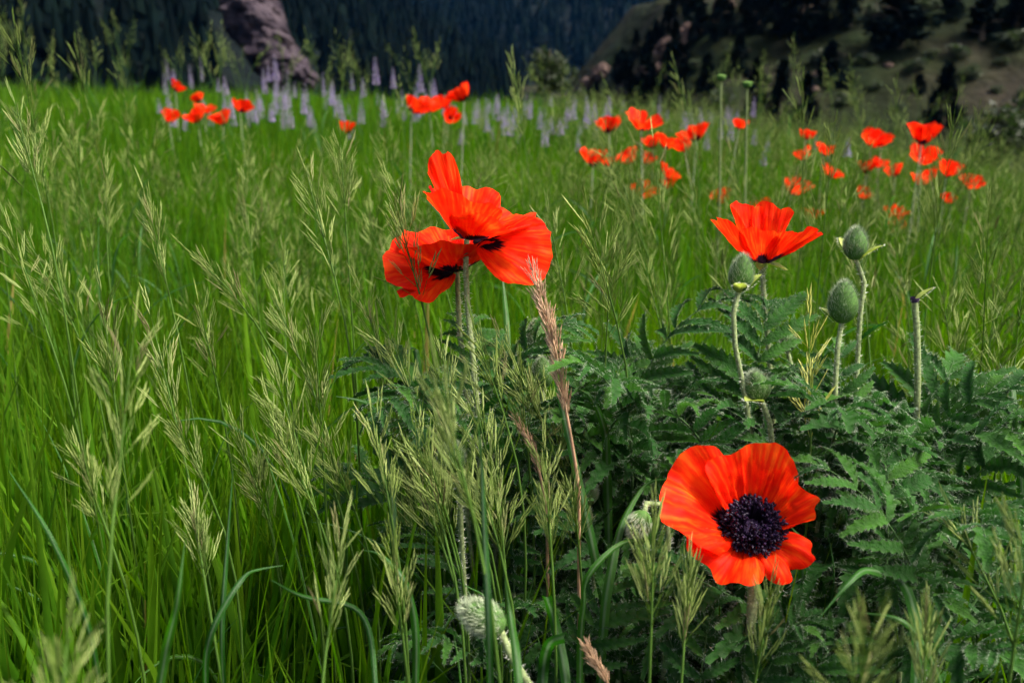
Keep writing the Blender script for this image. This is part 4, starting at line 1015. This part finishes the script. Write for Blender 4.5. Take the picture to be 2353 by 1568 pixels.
# ---------------------------------------------------------------- poppies in the distance
far_protos = []
def far_poppy_parts(seed):
    r = np.random.default_rng(seed); parts = []
    op = [(30, 58, 62), (28, 56, 68), (34, 62, 72), (28, 52, 54), (26, 48, 44)][seed % 5]
    npet = 5 if seed % 2 else 4
    for k in range(npet):
        V, F, T = petal_geo(k * 360 / npet + r.normal(0, 10), 58 + r.uniform(-6, 8), .064 * r.uniform(.9, 1.1), op[0], op[1] + r.normal(0, 6), op[2] + r.normal(0, 10), 1.0, seed * 31 + k, 14, 10)
        g = G(); g.add(V, F, T); me = g.mesh('petal'); me.materials.append(M['petal']); parts.append(('petal', me))
    g = stamen_geo(26, .017, seed, np.eye(3)); me = g.mesh('stamens'); me.materials.append(M['stamen']); parts.append(('stamens', me))
    return parts
far_protos = [far_poppy_parts(900 + k) for k in range(10)]
def far_poppy(px, py, w, label, group, k, h=None):
    r = np.random.default_rng(1000 + k)
    d0 = .112 * FPX / w; d = min(d0, 4.2) if px > 1300 else d0
    c = at(px, py + (h or w * .6) * .22, d)
    gz = float(ground_z(c[0], c[1]))
    root = np.array((c[0] + r.normal(0, .03), c[1] + r.normal(0, .03), gz - .01))
    o = thing('poppy', label, 'poppy', root, group)
    tilt = r.normal(0, .28, 2); ax = norm((tilt[0], tilt[1] - .12, 1)); q = Vector((0, 0, 1)).rotation_difference(Vector(ax)); q = q @ Matrix.Rotation(r.uniform(0, 6.28), 3, 'Z').to_quaternion()
    s = r.uniform(1.08, 1.28) * d / d0
    for nm, me in far_protos[k % 10]:
        b = link(nm, me, o); b.location = Vector(c - root); b.rotation_mode = 'QUATERNION'; b.rotation_quaternion = q; b.scale = (s, s, s)
    P = spline([root, (root + c) / 2 + np.array((r.normal(0, .015), 0, 0)), c], 8) - root
    g = G(); V, F = tube(P, np.linspace(.0028, .0022, 8), 6); g.add(V, F, (.5, 0, .25)); g.build('stem', M['stem'], o)
    return o
clusters = [
    ('small red poppy in the far group below the lavender spikes', 'far poppies below the lavender spikes', [(403, 205, 42), (457, 231, 36), (388, 276, 46), (455, 276, 50), (470, 258, 40), (513, 282, 48), (552, 252, 54)]),
    ('single small red poppy behind a tall brome head', None, [(798, 302, 44)]),
    ('red poppy in the tight bunch before the blue mountain', 'tight bunch of poppies before the blue mountain', [(945, 252, 60), (986, 252, 52), (1022, 242, 50), (1066, 224, 64), (1030, 274, 50)]),
    ('red poppy in the loose group behind the cup-shaped poppy', 'loose group of poppies behind the cup-shaped poppy', [(1399, 298, 62), (1472, 290, 76), (1362, 374, 72), (1392, 378, 44), (1500, 335, 54), (1527, 336, 50), (1600, 316, 66), (1573, 341, 54), (1452, 368, 58), (1482, 372, 42), (1474, 448, 62), (1527, 400, 56), (1535, 430, 40)]),
    ('small orange-red poppy under two green seed pods', None, [(1697, 292, 42)]),
    ('pale orange poppy behind the top of the cup-shaped poppy', 'pale poppies just behind the cup-shaped poppy', [(1660, 464, 54), (1748, 476, 44), (1865, 498, 52)]),
    ('red poppy scattered through the tall grass below the hillside', 'poppies scattered below the hillside', [(1818, 438, 66), (1850, 316, 40), (1852, 364, 50), (1890, 352, 44), (1905, 402, 52), (1988, 392, 50), (2016, 380, 42), (2055, 402, 50), (2110, 420, 48), (2228, 426, 50), (1975, 450, 40), (2177, 462, 38), (2140, 410, 44)]),
    ('red poppy in the pair of petal cups below the hillside', 'poppy cups below the hillside', [(2000, 328, 54), (2024, 330, 50)]),
    ('bright red poppy in the tallest stack at the meadow edge', 'tallest stacked poppies at the meadow edge', [(2116, 322, 80), (2115, 366, 72), (2172, 398, 66)]),
    ('red poppy with a pale rim standing alone right of the buds', 'lone poppies right of the buds', [(2048, 498, 58), (2052, 526, 50)])]
k = 0
for lab, grp, pts in clusters:
    for (px, py, w) in pts:
        far_poppy(px, py, w, lab, grp, k); k += 1
# two green seed pods on bare stems
for j, (px, py, d) in enumerate(((1656, 186, 2.6), (1716, 202, 2.5))):
    c = at(px, py, d); root = np.array((c[0] + .01, c[1], float(ground_z(c[0], c[1])) - .01))
    o = thing('poppy_seed_pod', ('round green seed pod on a bare stem, higher of the two', 'round green seed pod on a bare stem, lower of the two')[j], 'seed pod', root)
    P = spline([root, (root + c) / 2 + np.array((.012, 0, 0)), c], 10) - root
    g = G(); V, F = tube(P, np.linspace(.0032, .0026, 10), 7); g.add(V, F, (.3, 0, 0)); g.build('stem', M['stem'], o)
    g = capsule_geo(.013, np.eye(3)); g.build('pod', M['bud'], o, loc=c - root)

# ---------------------------------------------------------------- lavender flower spikes along the crest
def lupine_proto(seed):
    r = np.random.default_rng(seed); g = G(); hs = r.uniform(.55, .66); hl = r.uniform(.15, .24)
    o = thing('lavender_spike', 'x', 'flower')
    V, F = tube(np.array([(0, 0, 0), (r.normal(0, .01), 0, hs * .5), (0, 0, hs), (r.normal(0, .008), 0, hs + hl)]), [.003, .0028, .002, .001], 5); g.add(V, F, (.3, 0, 0)); g.build('stem', M['brome_stem'], o)
    g = G()
    for i in range(11):
        z = hs + hl * i / 10.; rad = .022 * (1 - .75 * i / 10.) + .004; m = 7 if i < 7 else 4
        for b in range(m):
            a = b * 6.28 / m + i * .6 + r.normal(0, .2); d = np.array((math.cos(a), math.sin(a), .45)); c = np.array((math.cos(a) * rad * .5, math.sin(a) * rad * .5, z + r.normal(0, .003)))
            s = rad * r.uniform(.7, 1.1); sd = np.array((-math.sin(a), math.cos(a), 0)) * s * .35
            g.add([c, c + d * s * .5 + sd, c + d * s, c + d * s * .5 - sd, c + d * s * .5 + np.array((0, 0, s * .4))], np.array([(0, 1, 4), (1, 2, 4), (2, 3, 4), (3, 0, 4), (0, 3, 2), (0, 2, 1)]), (np.clip(r.normal(.4, .25), 0, 1), 0, 0))
    g.build('flower_spike', M['lupine'], o, smooth=False)
    for b in range(4):
        a = r.uniform(0, 6.28); q = np.array((0, 0, hs * r.uniform(.5, .95)))
        small_leaf(q, np.array((math.cos(a) * .7, math.sin(a) * .7, .6)), .06, .007, seed * 9 + b, False, 0).build('leaf', M['leaf'], o)
    return o
lp = [lupine_proto(1100 + k) for k in range(5)]
r_ = np.random.default_rng(77); used = set()
zones = [(350, 700, 125, 190, 20), (560, 1040, 140, 240, 64), (1040, 1480, 195, 262, 72), (1480, 1740, 225, 262, 26), (1740, 1960, 280, 310, 8), (340, 640, 215, 250, 12)]
k = 0
for x0, x1, y0, y1, n in zones:
    for j in range(n):
        px = r_.uniform(x0, x1); py = y0 - 6 + (y1 - y0) * r_.uniform(0, 1) ** .8; d = r_.uniform(5.4, 8.8)
        p = at(px, py, d); gz = float(ground_z(p[0], p[1])); hgt = p[2] - gz
        i = k % 5; o = lp[i] if i not in used else copy_tree(lp[i]); used.add(i)
        s = np.clip(hgt / .82, .55, 1.5); o.scale = (r_.uniform(.45, .8),) * 2 + (s * r_.uniform(.82, 1.1),); o.location = (p[0], p[1], gz - .01); o.rotation_euler = (0, 0, r_.uniform(0, 6.28))
        tag(o, 'pale lavender flower spike in the drift along the meadow crest', 'flower', 'lavender spikes along the meadow crest'); k += 1

# ---------------------------------------------------------------- the air
def haze_box():
    x0, x1, y0, y1, z0, z1 = -2700, 2700, -2700, 2700, -60, 520
    V = [(x, y, z) for z in (z0, z1) for y in (y0, y1) for x in (x0, x1)]
    F = np.array([(0, 2, 3, 1), (4, 5, 7, 6), (0, 1, 5, 4), (2, 6, 7, 3), (0, 4, 6, 2), (1, 3, 7, 5)])
    m, N, L = new_mat('haze_air')
    v = N.new('ShaderNodeVolumePrincipled'); v.inputs['Color'].default_value = (.05, .34, 1.0, 1); v.inputs['Density'].default_value = .000022; v.inputs['Anisotropy'].default_value = .0
    o = N.new('ShaderNodeOutputMaterial'); L.new(v.outputs[0], o.inputs['Volume'])
    g = G(); g.add(V, F, (0, 0, 0)); ob = g.build('haze', m, smooth=False)
    tag(ob, 'thin blue air between the meadow and the mountains', kind='stuff')
haze_box()
